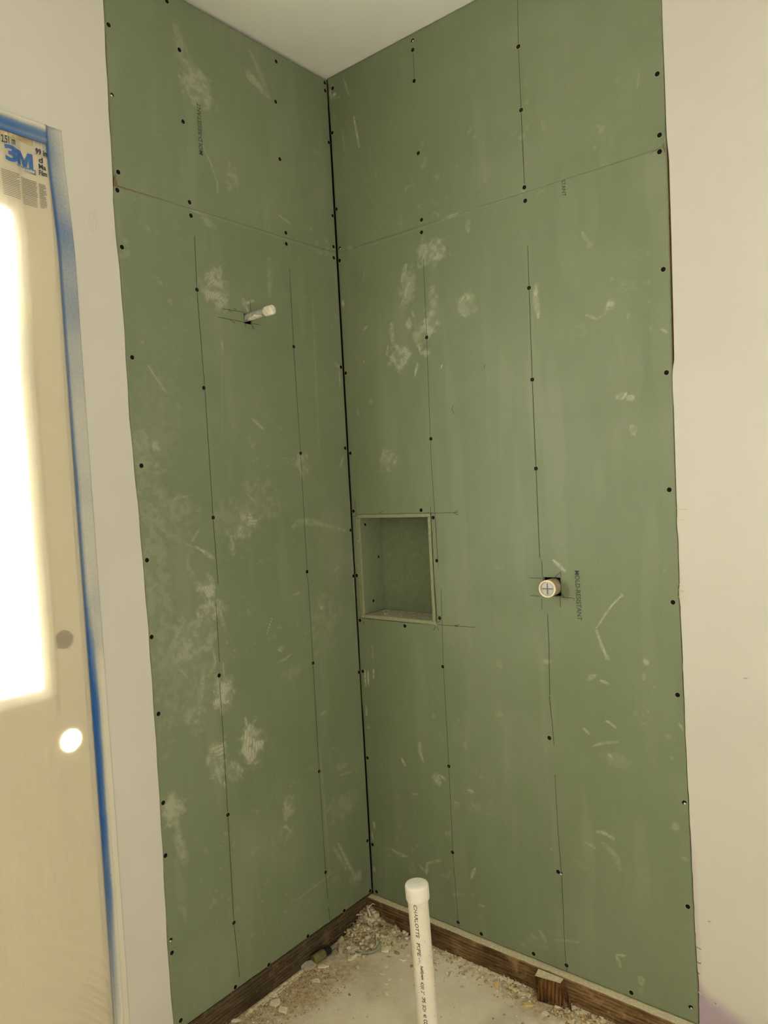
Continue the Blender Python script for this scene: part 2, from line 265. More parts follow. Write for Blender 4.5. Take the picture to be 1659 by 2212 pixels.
def simple(name, rgb, rough=0.8, var=0.12, scale=40, bump=0.0, spec=0.3, metallic=0.0, stretch=(1, 1, 1)):
    k = NT(name)
    v = k.coords('Object', stretch)
    nz = k.noise(v, scale, 4)
    c = lin(*rgb)
    lo = tuple(x * (1 - var) for x in c[:3]) + (1,)
    hi = tuple(min(1, x * (1 + var)) for x in c[:3]) + (1,)
    col = k.ramp(nz, [(0.3, lo), (0.7, hi)])
    k.principled(col, rough, k.bump(nz, bump) if bump else None, spec, metallic)
    return k.m


def obj(name, verts, faces, mats, parent=None, smooth=False, fmat=None):
    me = bpy.data.meshes.new(name)
    me.from_pydata([tuple(v) for v in verts], [], [tuple(f) for f in faces])
    for m in (mats if isinstance(mats, (list, tuple)) else [mats]):
        me.materials.append(m)
    if fmat is not None:
        me.polygons.foreach_set('material_index', fmat)
    if smooth:
        me.polygons.foreach_set('use_smooth', [True] * len(me.polygons))
    me.update()
    o = bpy.data.objects.new(name, me)
    COL.objects.link(o)
    if parent is not None:
        o.parent = parent
        o.matrix_parent_inverse = Matrix.Identity(4)
    return o


def empty(name, loc=(0, 0, 0)):
    o = bpy.data.objects.new(name, None)
    o.empty_display_size = 0.05
    COL.objects.link(o)
    o.location = loc
    return o


def tag(o, label=None, cat=None, group=None, kind=None):
    if label:
        o['label'] = label
    if cat:
        o['category'] = cat
    if group:
        o['group'] = group
    if kind:
        o['kind'] = kind
    return o


class MB:
    """collects geometry of ONE object"""
    def __init__(self):
        self.v, self.f, self.m = [], [], []

    def add(self, vs, fs, mi=0):
        b = len(self.v)
        self.v += [tuple(p) for p in vs]
        self.f += [tuple(i + b for i in f) for f in fs]
        self.m += [mi] * len(fs)

    def box(self, lo, hi, mi=0, mtop=None):
        x0, y0, z0 = lo
        x1, y1, z1 = hi
        vs = [(x0, y0, z0), (x1, y0, z0), (x1, y1, z0), (x0, y1, z0), (x0, y0, z1), (x1, y0, z1), (x1, y1, z1), (x0, y1, z1)]
        fs = [(0, 3, 2, 1), (0, 1, 5, 4), (1, 2, 6, 5), (2, 3, 7, 6), (3, 0, 4, 7)]
        self.add(vs, fs, mi)
        self.add(vs, [(4, 5, 6, 7)], mi if mtop is None else mtop)

    def lathe(self, prof, origin, axis, seg=32, mi=0):
        """prof: list of (radius, distance along axis)"""
        ax = Vector(axis).normalized()
        a = ax.orthogonal().normalized()
        b = ax.cross(a)
        og = Vector(origin)
        vs, fs = [], []
        for r, h in prof:
            for i in range(seg):
                t = 2 * math.pi * i / seg
                vs.append(og + ax * h + (a * math.cos(t) + b * math.sin(t)) * r)
        for j in range(len(prof) - 1):
            for i in range(seg):
                i2 = (i + 1) % seg
                fs.append((j * seg + i, j * seg + i2, (j + 1) * seg + i2, (j + 1) * seg + i))
        self.add(vs, fs, mi)

    def tube(self, pts, rad, seg=8, mi=0, flat=1.0):
        pts = [Vector(p) for p in pts]
        vs, fs = [], []
        n = len(pts)
        for i, p in enumerate(pts):
            d = (pts[min(i + 1, n - 1)] - pts[max(i - 1, 0)]).normalized()
            a = d.cross(Vector((0, 0, 1)))
            a = a.normalized() if a.length > 1e-4 else d.orthogonal().normalized()
            b = d.cross(a)
            r = rad[i] if isinstance(rad, (list, tuple)) else rad
            for k in range(seg):
                t = 2 * math.pi * k / seg
                vs.append(p + a * math.cos(t) * r + b * math.sin(t) * r * flat)
        for i in range(n - 1):
            for k in range(seg):
                k2 = (k + 1) % seg
                fs.append((i * seg + k, i * seg + k2, (i + 1) * seg + k2, (i + 1) * seg + k))
        fs.append(tuple(range(seg))[::-1])
        fs.append(tuple((n - 1) * seg + k for k in range(seg)))
        self.add(vs, fs, mi)

    def build(self, name, mats, parent=None, smooth=False):
        o = obj(name, self.v, self.f, mats, parent, smooth, self.m)
        return o


def smooth_by_angle(o, deg=40):
    me = o.data
    bm = bmesh.new()
    bm.from_mesh(me)
    bmesh.ops.recalc_face_normals(bm, faces=bm.faces)
    for e in bm.edges:
        if len(e.link_faces) == 2 and e.calc_face_angle(0) > math.radians(deg):
            e.smooth = False
    for f in bm.faces:
        f.smooth = True
    bm.to_mesh(me)
    bm.free()
    return o


def plate(mb, outer, holes, to3, depth, mi=0):
    """flat plate with holes: outer / holes are 2-D loops, to3(u, v, d) gives the point at depth d"""
    loops = [outer] + holes
    flat = [p for l in loops for p in l]
    tris = tessellate_polygon([[Vector((u, v, 0)) for u, v in l] for l in loops])
    n = len(flat)
    mb.add([to3(u, v, 0) for u, v in flat], [tuple(t) for t in tris], mi)
    mb.add([to3(u, v, depth) for u, v in flat], [tuple(t)[::-1] for t in tris], mi)
    for l in loops:
        k = len(l)
        vs = [to3(u, v, 0) for u, v in l] + [to3(u, v, depth) for u, v in l]
        mb.add(vs, [(i, (i + 1) % k, k + (i + 1) % k, k + i) for i in range(k)], mi)


def fix_normals(o):
    bm = bmesh.new()
    bm.from_mesh(o.data)
    bmesh.ops.remove_doubles(bm, verts=bm.verts, dist=1e-6)
    bmesh.ops.recalc_face_normals(bm, faces=bm.faces)
    bm.to_mesh(o.data)
    bm.free()
    return o


def text_mesh(s, size, bold=0.0, shear=0.0, spacing=1.0):
    cu = bpy.data.curves.new('t', 'FONT')
    cu.body = s
    cu.size = size
    cu.offset = bold
    cu.shear = shear
    cu.space_character = spacing
    cu.resolution_u = 3
    o = bpy.data.objects.new('t', cu)
    COL.objects.link(o)
    dg = bpy.context.evaluated_depsgraph_get()
    me = o.evaluated_get(dg).to_mesh()
    vs = [tuple(v.co) for v in me.vertices]
    fs = [tuple(p.vertices) for p in me.polygons]
    o.evaluated_get(dg).to_mesh_clear()
    bpy.data.objects.remove(o)
    bpy.data.curves.remove(cu)
    xs = [v[0] for v in vs]
    ys = [v[1] for v in vs]
    return vs, fs, (min(xs), max(xs), min(ys), max(ys))


def vnoise(u, v, scale, seed):
    """smooth value noise in 0..1 on arrays"""
    r = np.random.default_rng(seed).random((64, 64))
    x, y = u * scale, v * scale
    xi, yi = np.floor(x).astype(int), np.floor(y).astype(int)
    fx, fy = x - xi, y - yi
    fx, fy = fx * fx * (3 - 2 * fx), fy * fy * (3 - 2 * fy)
    g = lambda a, b: r[a % 64, b % 64]
    return (g(xi, yi) * (1 - fx) + g(xi + 1, yi) * fx) * (1 - fy) + (g(xi, yi + 1) * (1 - fx) + g(xi + 1, yi + 1) * fx) * fy


def fbm(u, v, scale, seed, octs=4):
    t, a, s = 0, 0.5, 0
    for i in range(octs):
        t = t + a * vnoise(u + i * 3.7, v - i * 1.9, scale * 2 ** i, seed + i)
        s += a
        a *= 0.55
    return t / s


def sstep(a, b, x):
    t = np.clip((x - a) / (b - a), 0, 1)
    return t * t * (3 - 2 * t)


# ------------------------------------------------------------------ materials
def mat_paint(name, rgb, rough=0.55):
    k = NT(name)
    v = k.coords('Object')
    n1 = k.noise(v, 1.6, 3)
    c = lin(*rgb)
    col = k.ramp(n1, [(0.3, tuple(x * 0.965 for x in c[:3]) + (1,)), (0.7, tuple(x * 1.03 for x in c[:3]) + (1,))])
    k.principled(col, rough, None, 0.25)
    return k


PAINT = mat_paint('cream_wall_paint', (209, 203, 187)).m
CEILING_PAINT = mat_paint('ceiling_paint', (246, 243, 232), 0.8).m
DOOR_PAINT = mat_paint('door_paint', (232, 222, 196), 0.45).m


def mat_paint_right():
    """cream paint sprayed thin over purple board near the floor and along the cut edge"""
    k = NT('cream_overspray_on_purple_board')
    v = k.coords('Object')
    n1 = k.noise(v, 1.6, 3)
    c = lin(209, 203, 187)
    col = k.ramp(n1, [(0.3, tuple(x * 0.965 for x in c[:3]) + (1,)), (0.7, tuple(x * 1.03 for x in c[:3]) + (1,))])
    at = k.n('Attribute', attribute_name='bare')
    sp = k.noise(v, 520, 2, 0.7)
    sp2 = k.noise(v, 190, 3, 0.7)
    purple = k.mix(k.ramp(sp2, [(0.62, W4(0)), (0.72, W4(1))]), lin(176, 158, 164), lin(214, 200, 186))
    fac = k.math('ADD', at.outputs['Fac'], k.math('MULTIPLY', k.math('SUBTRACT', sp, 0.5), 0.5))
    fac = k.ramp(fac, [(0.2, W4(0)), (0.85, W4(1))])
    col = k.mix(fac, col, purple)
    k.principled(col, 0.55, None, 0.25)
    return k.m


PAINT_RIGHT = mat_paint_right()


def mat_green():
    k = NT('green_board_paper')
    v = k.coords('Object')
    vs = k.coords('Object', (1, 1, 0.12))
    big = k.noise(v, 1.7, 3)
    streak = k.noise(vs, 26, 3, 0.6)
    fine = k.noise(v, 330, 2, 0.7)
    a = k.ramp(big, [(0.3, lin(115, 125, 92)), (0.7, lin(123, 132, 100))])
    a = k.mix(0.5, a, k.ramp(streak, [(0.3, W4(0.475)), (0.7, W4(0.525))]), 'OVERLAY')
    a = k.mix(0.5, a, k.ramp(fine, [(0.25, W4(0.36)), (0.75, W4(0.64))]), 'OVERLAY')
    at = k.n('Attribute', attribute_name='dust')
    grain = k.noise(v, 230, 2, 0.7)
    f = k.math('MULTIPLY', k.math('MULTIPLY', at.outputs['Fac'], 1.15), k.ramp(grain, [(0.28, W4(0.55)), (0.62, W4(1.0))]), clamp=True)
    col = k.mix(f, a, lin(204, 196, 172))
    k.principled(col, 0.56, None, 0.42)
    return k.m


GREEN = mat_green()
GREEN_PLAIN = simple('green_board_offcut', (120, 129, 96), 0.6, 0.10, 60, 0.05)
GREEN_WORN = simple('green_board_cut_edge', (146, 148, 112), 0.85, 0.14, 90, 0.15)
GYPSUM = simple('gypsum_core', (204, 190, 158), 0.95, 0.18, 160, 0.2)
TORN = simple('torn_kraft_paper', (128, 106, 74), 0.95, 0.3, 120, 0.25)
BLACK = simple('black_screw', (9, 9, 9), 0.6, 0.2, 300, 0, 0.15)
PENCIL = simple('pencil_line', (64, 66, 48), 0.8, 0.25, 400)
INK = simple('faded_black_ink', (74, 84, 64), 0.8, 0.3, 500)
INK_PIPE = simple('pipe_ink', (66, 58, 48), 0.7, 0.3, 500)
INK_BLUE = simple('blue_ink', (66, 104, 160), 0.6, 0.12, 200)
INK_GREY = simple('grey_blue_ink', (104, 122, 148), 0.6, 0.12, 200)
INK_DARK = simple('dark_film_ink', (52, 56, 60), 0.6, 0.2, 200)
INK_FINE = simple('fine_print_ink', (112, 112, 106), 0.6, 0.2, 200)
INK_PALE = simple('pale_film_ink', (206, 206, 196), 0.6, 0.1, 200)
PVC = simple('white_pvc', (238, 229, 205), 0.35, 0.05, 25, 0, 0.45)
PVC_CAP = simple('white_pvc_cap', (243, 236, 216), 0.32, 0.04, 25, 0, 0.45)
SPECK = simple('dirt_speck', (110, 88, 58), 0.9, 0.3, 300)
PIPE_GREY = simple('grey_cpvc', (168, 166, 156), 0.5, 0.35, 60, 0.05)
PIPE_DIRTY = simple('dirty_pipe_plastic', (196, 176, 142), 0.55, 0.3, 55, 0.08)
RIM = simple('pipe_rim', (236, 222, 188), 0.45, 0.1, 60)
PLUG = simple('grey_test_plug', (196, 192, 184), 0.5, 0.12, 60)
PUTTY = simple('white_putty', (226, 218, 196), 0.8, 0.25, 70, 0.4)
DUST = simple('settled_plaster_dust', (206, 193, 156), 0.95, 0.16, 110, 0.25)
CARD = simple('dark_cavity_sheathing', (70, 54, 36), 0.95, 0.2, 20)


def mat_wood(name, dark, mid, light, axis='x', stain=0.5):
    k = NT(name)
    st = {'x': (1.0, 9, 9), 'y': (9, 1.0, 9), 'z': (9, 9, 1.0)}[axis]
    v = k.coords('Object', st)
    v1 = k.coords('Object')
    g = k.noise(v, 9, 6, 0.65, 0.6)
    w = k.n('TexWave', wave_type='BANDS', bands_direction='Z' if axis != 'z' else 'X',
            ins={'Vector': k.coords('Object', {'x': (0.25, 3, 1), 'y': (3, 0.25, 1), 'z': (1, 1, 0.25)}[axis]),
                 'Scale': 26.0, 'Distortion': 3.0, 'Detail': 4.0, 'Detail Scale': 2.5}).outputs['Fac']
    gg = k.math('ADD', k.math('MULTIPLY', g, 0.86), k.math('MULTIPLY', w, 0.14))
    col = k.ramp(gg, [(0.30, lin(*dark)), (0.5, lin(*mid)), (0.72, lin(*light))])
    s = k.noise(v1, 5.5, 3, 0.6)
    col = k.mix(k.math('MULTIPLY', k.ramp(s, [(0.45, W4(0)), (0.62, W4(1))]), stain), col, lin(*[c * 0.45 for c in dark]))
    dd = k.noise(v1, 60, 4, 0.7)
    col = k.mix(k.math('MULTIPLY', k.ramp(dd, [(0.60, W4(0)), (0.75, W4(1))]), 0.35), col, lin(190, 172, 134))
    pt = k.noise(v1, 13, 5, 0.7)
    col = k.mix(k.math('MULTIPLY', k.ramp(pt, [(0.56, W4(0)), (0.66, W4(1))]), 0.45), col, lin(*[min(255, c * 1.15) for c in light]))
    k.principled(col, 0.9, k.bump(gg, 0.5, 0.003), 0.15)
    return k.m


WOOD_R = mat_wood('weathered_plate_wood', (74, 52, 30), (122, 94, 60), (156, 126, 84), 'x', 0.55)
WOOD_L = mat_wood('dark_plate_wood', (62, 51, 35), (86, 71, 50), (118, 100, 72), 'y', 0.25)
WOOD_B = mat_wood('charred_block_wood', (44, 28, 14), (92, 62, 32), (150, 110, 62), 'z', 0.75)
STUD = mat_wood('stud_wood', (96, 68, 36), (142, 108, 62), (168, 132, 82), 'z', 0.1)


def mat_concrete():
    k = NT('dusty_concrete')
    v = k.coords('Object')
    n1 = k.noise(v, 3.2, 5, 0.6)
    n2 = k.noise(v, 28, 5, 0.65)
    n3 = k.noise(v, 260, 3, 0.7)
    c = k.ramp(n1, [(0.3, lin(216, 203, 175)), (0.52, lin(233, 220, 192)), (0.72, lin(244, 233, 207))])
    c = k.mix(0.55, c, k.ramp(n2, [(0.25, W4(0.36)), (0.75, W4(0.62))]), 'OVERLAY')
    c = k.mix(0.4, c, k.ramp(n3, [(0.25, W4(0.3)), (0.75, W4(0.66))]), 'OVERLAY')
    at = k.n('Attribute', attribute_name='sawdust')
    f = k.math('MULTIPLY', k.math('MULTIPLY', at.outputs['Fac'], 1.15), k.ramp(k.noise(v, 45, 4, 0.7), [(0.35, W4(0.1)), (0.65, W4(1))]), clamp=True)
    c = k.mix(f, c, lin(158, 124, 78))
    h = k.math('ADD', n2, k.math('MULTIPLY', n3, 0.5))
    k.principled(c, 0.92, k.bump(h, 0.35, 0.004), 0.15)
    return k.m


CONCRETE = mat_concrete()


def mat_islands(name, cols, rough=0.95):
    k = NT(name)
    g = k.n('NewGeometry')
    stops = [((i + 0.0) / len(cols), lin(*c)) for i, c in enumerate(cols)]
    r = k.n('ValToRGB', ins={'Fac': g.outputs['Random Per Island']})
    r.color_ramp.interpolation = 'CONSTANT'
    e = r.color_ramp.elements
    while len(e) < len(stops):
        e.new(0.5)
    for el, (p, c) in zip(e, stops):
        el.position, el.color = p, c
    nz = k.noise(k.coords('Object'), 220, 3, 0.7)
    col = k.mix(0.5, r.outputs[0], k.ramp(nz, [(0.25, W4(0.35)), (0.75, W4(0.64))]), 'OVERLAY')
    k.principled(col, rough, k.bump(nz, 0.3, 0.002), 0.12)
    return k.m


CRUMB = mat_islands('crumb_mix', [(222, 211, 176), (204, 191, 156), (184, 168, 132), (216, 206, 176), (168, 142, 102), (228, 219, 188), (196, 182, 146), (206, 180, 136)])
SAWDUST = mat_islands('sawdust_mix', [(198, 162, 110), (178, 140, 92), (212, 190, 142), (158, 124, 82), (202, 176, 128)])
CHIP = {'c': simple('pale_plaster_chip', (236, 225, 188), 0.95, 0.14, 90, 0.3),
        'g': simple('grey_mortar_chip', (186, 176, 150), 0.95, 0.12, 80, 0.35),
        'y': simple('yellow_foam_crumb', (222, 194, 128), 0.95, 0.14, 80, 0.35)}


def mat_film():
    k = NT('thin_masking_film')
    dif = k.n('BsdfDiffuse', ins={'Color': lin(226, 216, 190)})
    tra = k.n('BsdfTranslucent', ins={'Color': lin(252, 247, 232)})
    tr = k.n('BsdfTransparent', ins={'Color': (1, 1, 1, 1)})
    m1 = k.n('MixShader', ins={0: 0.50, 1: dif.outputs[0], 2: tra.outputs[0]})
    m2 = k.n('MixShader', ins={0: 0.27, 1: m1.outputs[0], 2: tr.outputs[0]})
    k.t.links.new(m2.outputs[0], k.out.inputs[0])
    return k.m


FILM = mat_film()


def mat_frame():
    k = NT('white_frame_plastic')
    dif = k.n('BsdfDiffuse', ins={'Color': lin(240, 234, 216)})
    tra = k.n('BsdfTranslucent', ins={'Color': lin(240, 236, 222)})
    m1 = k.n('MixShader', ins={0: 0.12, 1: dif.outputs[0], 2: tra.outputs[0]})
    k.t.links.new(m1.outputs[0], k.out.inputs[0])
    return k.m


FRAME_PLASTIC = mat_frame()


def mat_glass():
    k = NT('window_glass')
    tr = k.n('BsdfTransparent', ins={'Color': (0.96, 0.98, 0.97, 1)})
    gl = k.n('BsdfGlossy', ins={'Color': (1, 1, 1, 1), 'Roughness': 0.02})
    fr = k.n('Fresnel', ins={'IOR': 1.45})
    m = k.n('MixShader', ins={0: fr.outputs[0], 1: tr.outputs[0], 2: gl.outputs[0]})
    k.t.links.new(m.outputs[0], k.out.inputs[0])
    return k.m


GLASS = mat_glass()


def mat_tape():
    k = NT('blue_painter_tape_with_overspray')
    v = k.coords('Object')
    at = k.n('Attribute', attribute_name='paint')
    sp = k.noise(v, 700, 2, 0.8)
    sp2 = k.noise(v, 150, 4, 0.7)
    f = k.math('ADD', at.outputs['Fac'], k.math('MULTIPLY', k.math('SUBTRACT', sp, 0.5), 0.55))
    f = k.math('ADD', f, k.math('MULTIPLY', k.math('SUBTRACT', sp2, 0.5), 0.25))
    col = k.ramp(f, [(0.0, lin(46, 94, 156)), (0.40, lin(112, 130, 152)), (0.72, lin(182, 180, 168)), (1.0, lin(216, 208, 184))])
    k.principled(col, 0.7, k.bump(sp2, 0.15, 0.001), 0.2)
    return k.m


TAPE = mat_tape()


# ------------------------------------------------------------------ setting: floor, ceiling, far walls
def grid_obj(name, us, vs, to3, mat, parent=None, attr=None, smooth=True):
    nu, nv = len(us), len(vs)
    U, V = np.meshgrid(us, vs, indexing='ij')
    P = to3(U, V)
    co = np.stack([np.broadcast_to(p, U.shape) for p in P], -1).reshape(-1, 3)
    i = np.arange(nu - 1)[:, None] * nv + np.arange(nv - 1)[None, :]
    fs = np.stack([i, i + nv, i + nv + 1, i + 1], -1).reshape(-1, 4)
    o = np_mesh(name, co, fs, mat, parent, smooth)
    if attr:
        a = o.data.attributes.new(attr[0], 'FLOAT', 'POINT')
        a.data.foreach_set('value', np.ascontiguousarray(attr[1](U, V).reshape(-1), dtype=np.float32))
    return o


def np_mesh(name, co, fs, mats, parent=None, smooth=False, fmat=None):
    me = bpy.data.meshes.new(name)
    nf, k = fs.shape
    me.vertices.add(len(co))
    me.vertices.foreach_set('co', np.ascontiguousarray(co, dtype=np.float32).reshape(-1))
    me.loops.add(nf * k)
    me.loops.foreach_set('vertex_index', np.ascontiguousarray(fs, dtype=np.int32).reshape(-1))
    me.polygons.add(nf)
    me.polygons.foreach_set('loop_start', np.arange(0, nf * k, k, dtype=np.int32))
    for m in (mats if isinstance(mats, (list, tuple)) else [mats]):
        me.materials.append(m)
    if fmat is not None:
        me.polygons.foreach_set('material_index', np.ascontiguousarray(fmat, dtype=np.int32))
    if smooth:
        me.polygons.foreach_set('use_smooth', np.ones(nf, dtype=bool))
    me.update(calc_edges=True)
    me.validate()
    o = bpy.data.objects.new(name, me)
    COL.objects.link(o)
    if parent is not None:
        o.parent = parent
    return o


def floor_z(x, y):
    return 0.004 * (fbm(np.asarray(x) + 5.0, np.asarray(y) + 9.0, 3.0, 31, 3) - 0.5) * sstep(0, 0.2, np.asarray(x) + 0.05)


def saw(U, V):
    dl = U                                   # distance to the left plate
    n = fbm(U + 3, V + 8, 9, 77, 4)
    band = sstep(0.32, 0.05, dl + 0.35 * (n - 0.5)) * sstep(-0.12, -0.35, V) + 0.8 * sstep(0.16, 0.03, -V + 0.2 * (n - 0.5)) * sstep(0.35, 0.6, U)
    return np.clip(band, 0, 1) * 0.75


floor = grid_obj('floor', np.concatenate([np.linspace(-0.17, 1.5, 134), np.linspace(1.55, 3.6, 12)]),
                 np.concatenate([np.linspace(-3.55, -1.3, 12), np.linspace(-1.27, 0.19, 124)]),
                 lambda U, V: (U, V, floor_z(U, V)), CONCRETE, None, ('sawdust', saw))
tag(floor, kind='structure')
mb = MB()
mb.box((-0.18, -3.6, CEIL), (3.6, 0.2, CEIL + 0.1))
ceiling = tag(mb.build('ceiling', CEILING_PAINT), kind='structure')
mb = MB()
mb.box((-0.15, -3.6, 0), (3.6, -3.5, CEIL))
tag(mb.build('wall_back', PAINT), kind='structure')
mb = MB()
plate(mb, [(-3.5, 0), (0.0, 0), (0.0, CEIL), (-3.5, CEIL)],
      [[(-3.1, 0.55), (-1.3, 0.55), (-1.3, 2.55), (-3.1, 2.55)]], lambda u, v, d: (3.5 + d, u, v), 0.1)
tag(fix_normals(mb.build('wall_side', PAINT)), kind='structure')
w2 = empty('added_window', (3.5, -2.2, 0.55))  # unseen window, added to give the fill light an opening
tag(w2, kind='structure')
mb = MB()
for a, b in (((-0.9, 0.0), (0.9, 0.05)), ((-0.9, 1.95), (0.9, 2.0)), ((-0.9, 0.05), (-0.85, 1.95)), ((0.85, 0.05), (0.9, 1.95)), ((-0.02, 0.05), (0.02, 1.95))):
    mb.box((0.03, a[0], a[1]), (0.08, b[0], b[1]))
mb.build('added_window_frame', DOOR_PAINT, w2)

# ------------------------------------------------------------------ green boards
def L3(u, z, d=0.0):
    return (d, -u, z)


def R3(u, z, d=0.0):
    return (u, -d, z)


def interp(tab):
    zs = np.array([p[1] for p in tab][::-1])
    us = np.array([p[0] for p in tab][::-1])
    o = np.argsort(zs)
    return lambda z: np.interp(z, zs[o], us[o])


EDGE_L = interp(EDGE_LEFT)
EDGE_R = interp(EDGE_RIGHT)
# width of the open joint in the corner, from the photograph
GAP = interp([(0.50 * a_ + 0.0002, b_) for a_, b_ in [(0.004, 3.21), (0.006, 3.12), (0.010, 3.0), (0.010, 2.6), (0.009, 2.4), (0.008, 1.9), (0.007, 1.6), (0.005, 1.45), (0.004, 1.2), (0.005, 1.05), (0.0012, 0.95), (0.0012, 0.85), (0.007, 0.80), (0.009, 0.5), (0.008, 0.2), (0.006, 0.1)]])


def dist_poly(U, V, pts):
    best = np.full(U.shape, 1e9)
    tt = np.zeros(U.shape)
    n = len(pts) - 1
    for i in range(n):
        ax, ay = pts[i]
        bx, by = pts[i + 1]
        dx, dy = bx - ax, by - ay
        t = np.clip(((U - ax) * dx + (V - ay) * dy) / (dx * dx + dy * dy + 1e-12), 0, 1)
        d = np.hypot(U - ax - t * dx, V - ay - t * dy)
        m = d < best
        best = np.where(m, d, best)
        tt = np.where(m, (i + t) / n, tt)
    return best, tt


def catmull(pts, n=6):
    if len(pts) < 3:
        return pts
    P = [pts[0]] + list(pts) + [pts[-1]]
    out = []
    for i in range(1, len(P) - 2):
        p0, p1, p2, p3 = (np.array(P[j]) for j in (i - 1, i, i + 1, i + 2))
        for k in range(n):
            t = k / n
            out.append(tuple(0.5 * (2 * p1 + (p2 - p0) * t + (2 * p0 - 5 * p1 + 4 * p2 - p3) * t * t + (3 * p1 - p0 - 3 * p2 + p3) * t ** 3)))
    return out + [pts[-1]]


def dust_mask(U, V, smears, seed):
    out = 0.05 * sstep(0.5, 0.8, fbm(U, V, 4, seed, 4)) + 0.05 * sstep(0.55, 0.75, fbm(U * 1.0, V * 0.15, 14, seed + 9, 3))
    # tiny scuffs all over
    out = out + 0.12 * sstep(0.72, 0.82, fbm(U, V, 38, seed + 21, 3)) * sstep(0.45, 0.7, fbm(U, V, 2.2, seed + 30, 2))
    n_edge = fbm(U, V, 45, seed + 40, 3)
    n_fine = fbm(U, V, 120, seed + 50, 2)
    for i, s in enumerate(smears):
        if s[0] in 'bp':
            _, cu, cv, ru, rv, rot, st = s
            R = max(ru, rv) * 1.8
            sel = (np.abs(U - cu) < R) & (np.abs(V - cv) < R)
            if not sel.any():
                continue
            u, v = U[sel] - cu, V[sel] - cv
            c, sn = math.cos(math.radians(rot)), math.sin(math.radians(rot))
            a, b = (u * c + v * sn) / ru, (-u * sn + v * c) / rv
            d = np.hypot(a, b) + 1.0 * (n_edge[sel] - 0.5) + 0.5 * (n_fine[sel] - 0.5)
            m = sstep(1.2, 0.5, d)
            body = 0.35 + 1.0 * sstep(0.35, 0.68, fbm(u + i, v + i * 2.0, 55, seed + i, 3))
            if s[0] == 'p':                                    # rubbed print with curved streaks
                ang = rng.uniform(0, 3.14)
                ph = (u * math.cos(ang) + v * math.sin(ang)) * 760 + 6 * np.sin((u * 1.3 - v) * 45 + i)
                body = body * (0.68 + 0.32 * np.sin(ph))
            else:
                body = body * 0.8
            rim = 0.12 * sstep(0.3, 0.0, np.abs(d - 0.8)) if s[0] == 'b' else 0
            out[sel] = np.maximum(out[sel], np.clip(m * (body + rim), 0, 1.2) * st)
        else:
            _, pts, wd, st = s
            pts = catmull(pts)
            pu = [p[0] for p in pts]
            pv = [p[1] for p in pts]
            mg = wd * 1.5 + 0.01
            sel = (U > min(pu) - mg) & (U < max(pu) + mg) & (V > min(pv) - mg) & (V < max(pv) + mg)
            if not sel.any():
                continue
            d, t = dist_poly(U[sel], V[sel], pts)
            hw = wd * 0.5 * (0.55 + 0.6 * np.sin(np.clip(t, 0.04, 0.96) * math.pi)) + 0.0008
            d = d + (n_edge[sel] - 0.5) * wd * 0.9 + (n_fine[sel] - 0.5) * wd * 0.4
            m = sstep(1.3, 0.3, d / np.maximum(hw, 0.0021))
            body = (0.45 + 0.7 * sstep(0.3, 0.7, n_fine[sel])) * (0.55 + 0.75 * sstep(0.35, 0.65, n_edge[sel]))
            if s[0] == 'd':
                body = body * (np.sin(t * 38) > 0.1)
            out[sel] = np.maximum(out[sel], np.clip(m * body, 0, 1.1) * st)
    return np.clip(out, 0, 1)


def axis_lines(a, b, step, extra=()):
    ks = sorted(set([a, b] + [e for e in extra if a < e < b]))
    out = []
    for p, q in zip(ks[:-1], ks[1:]):
        n = max(1, int(round((q - p) / step)))
        out += list(np.linspace(p, q, n + 1)[:-1])
    return np.array(out + [b])


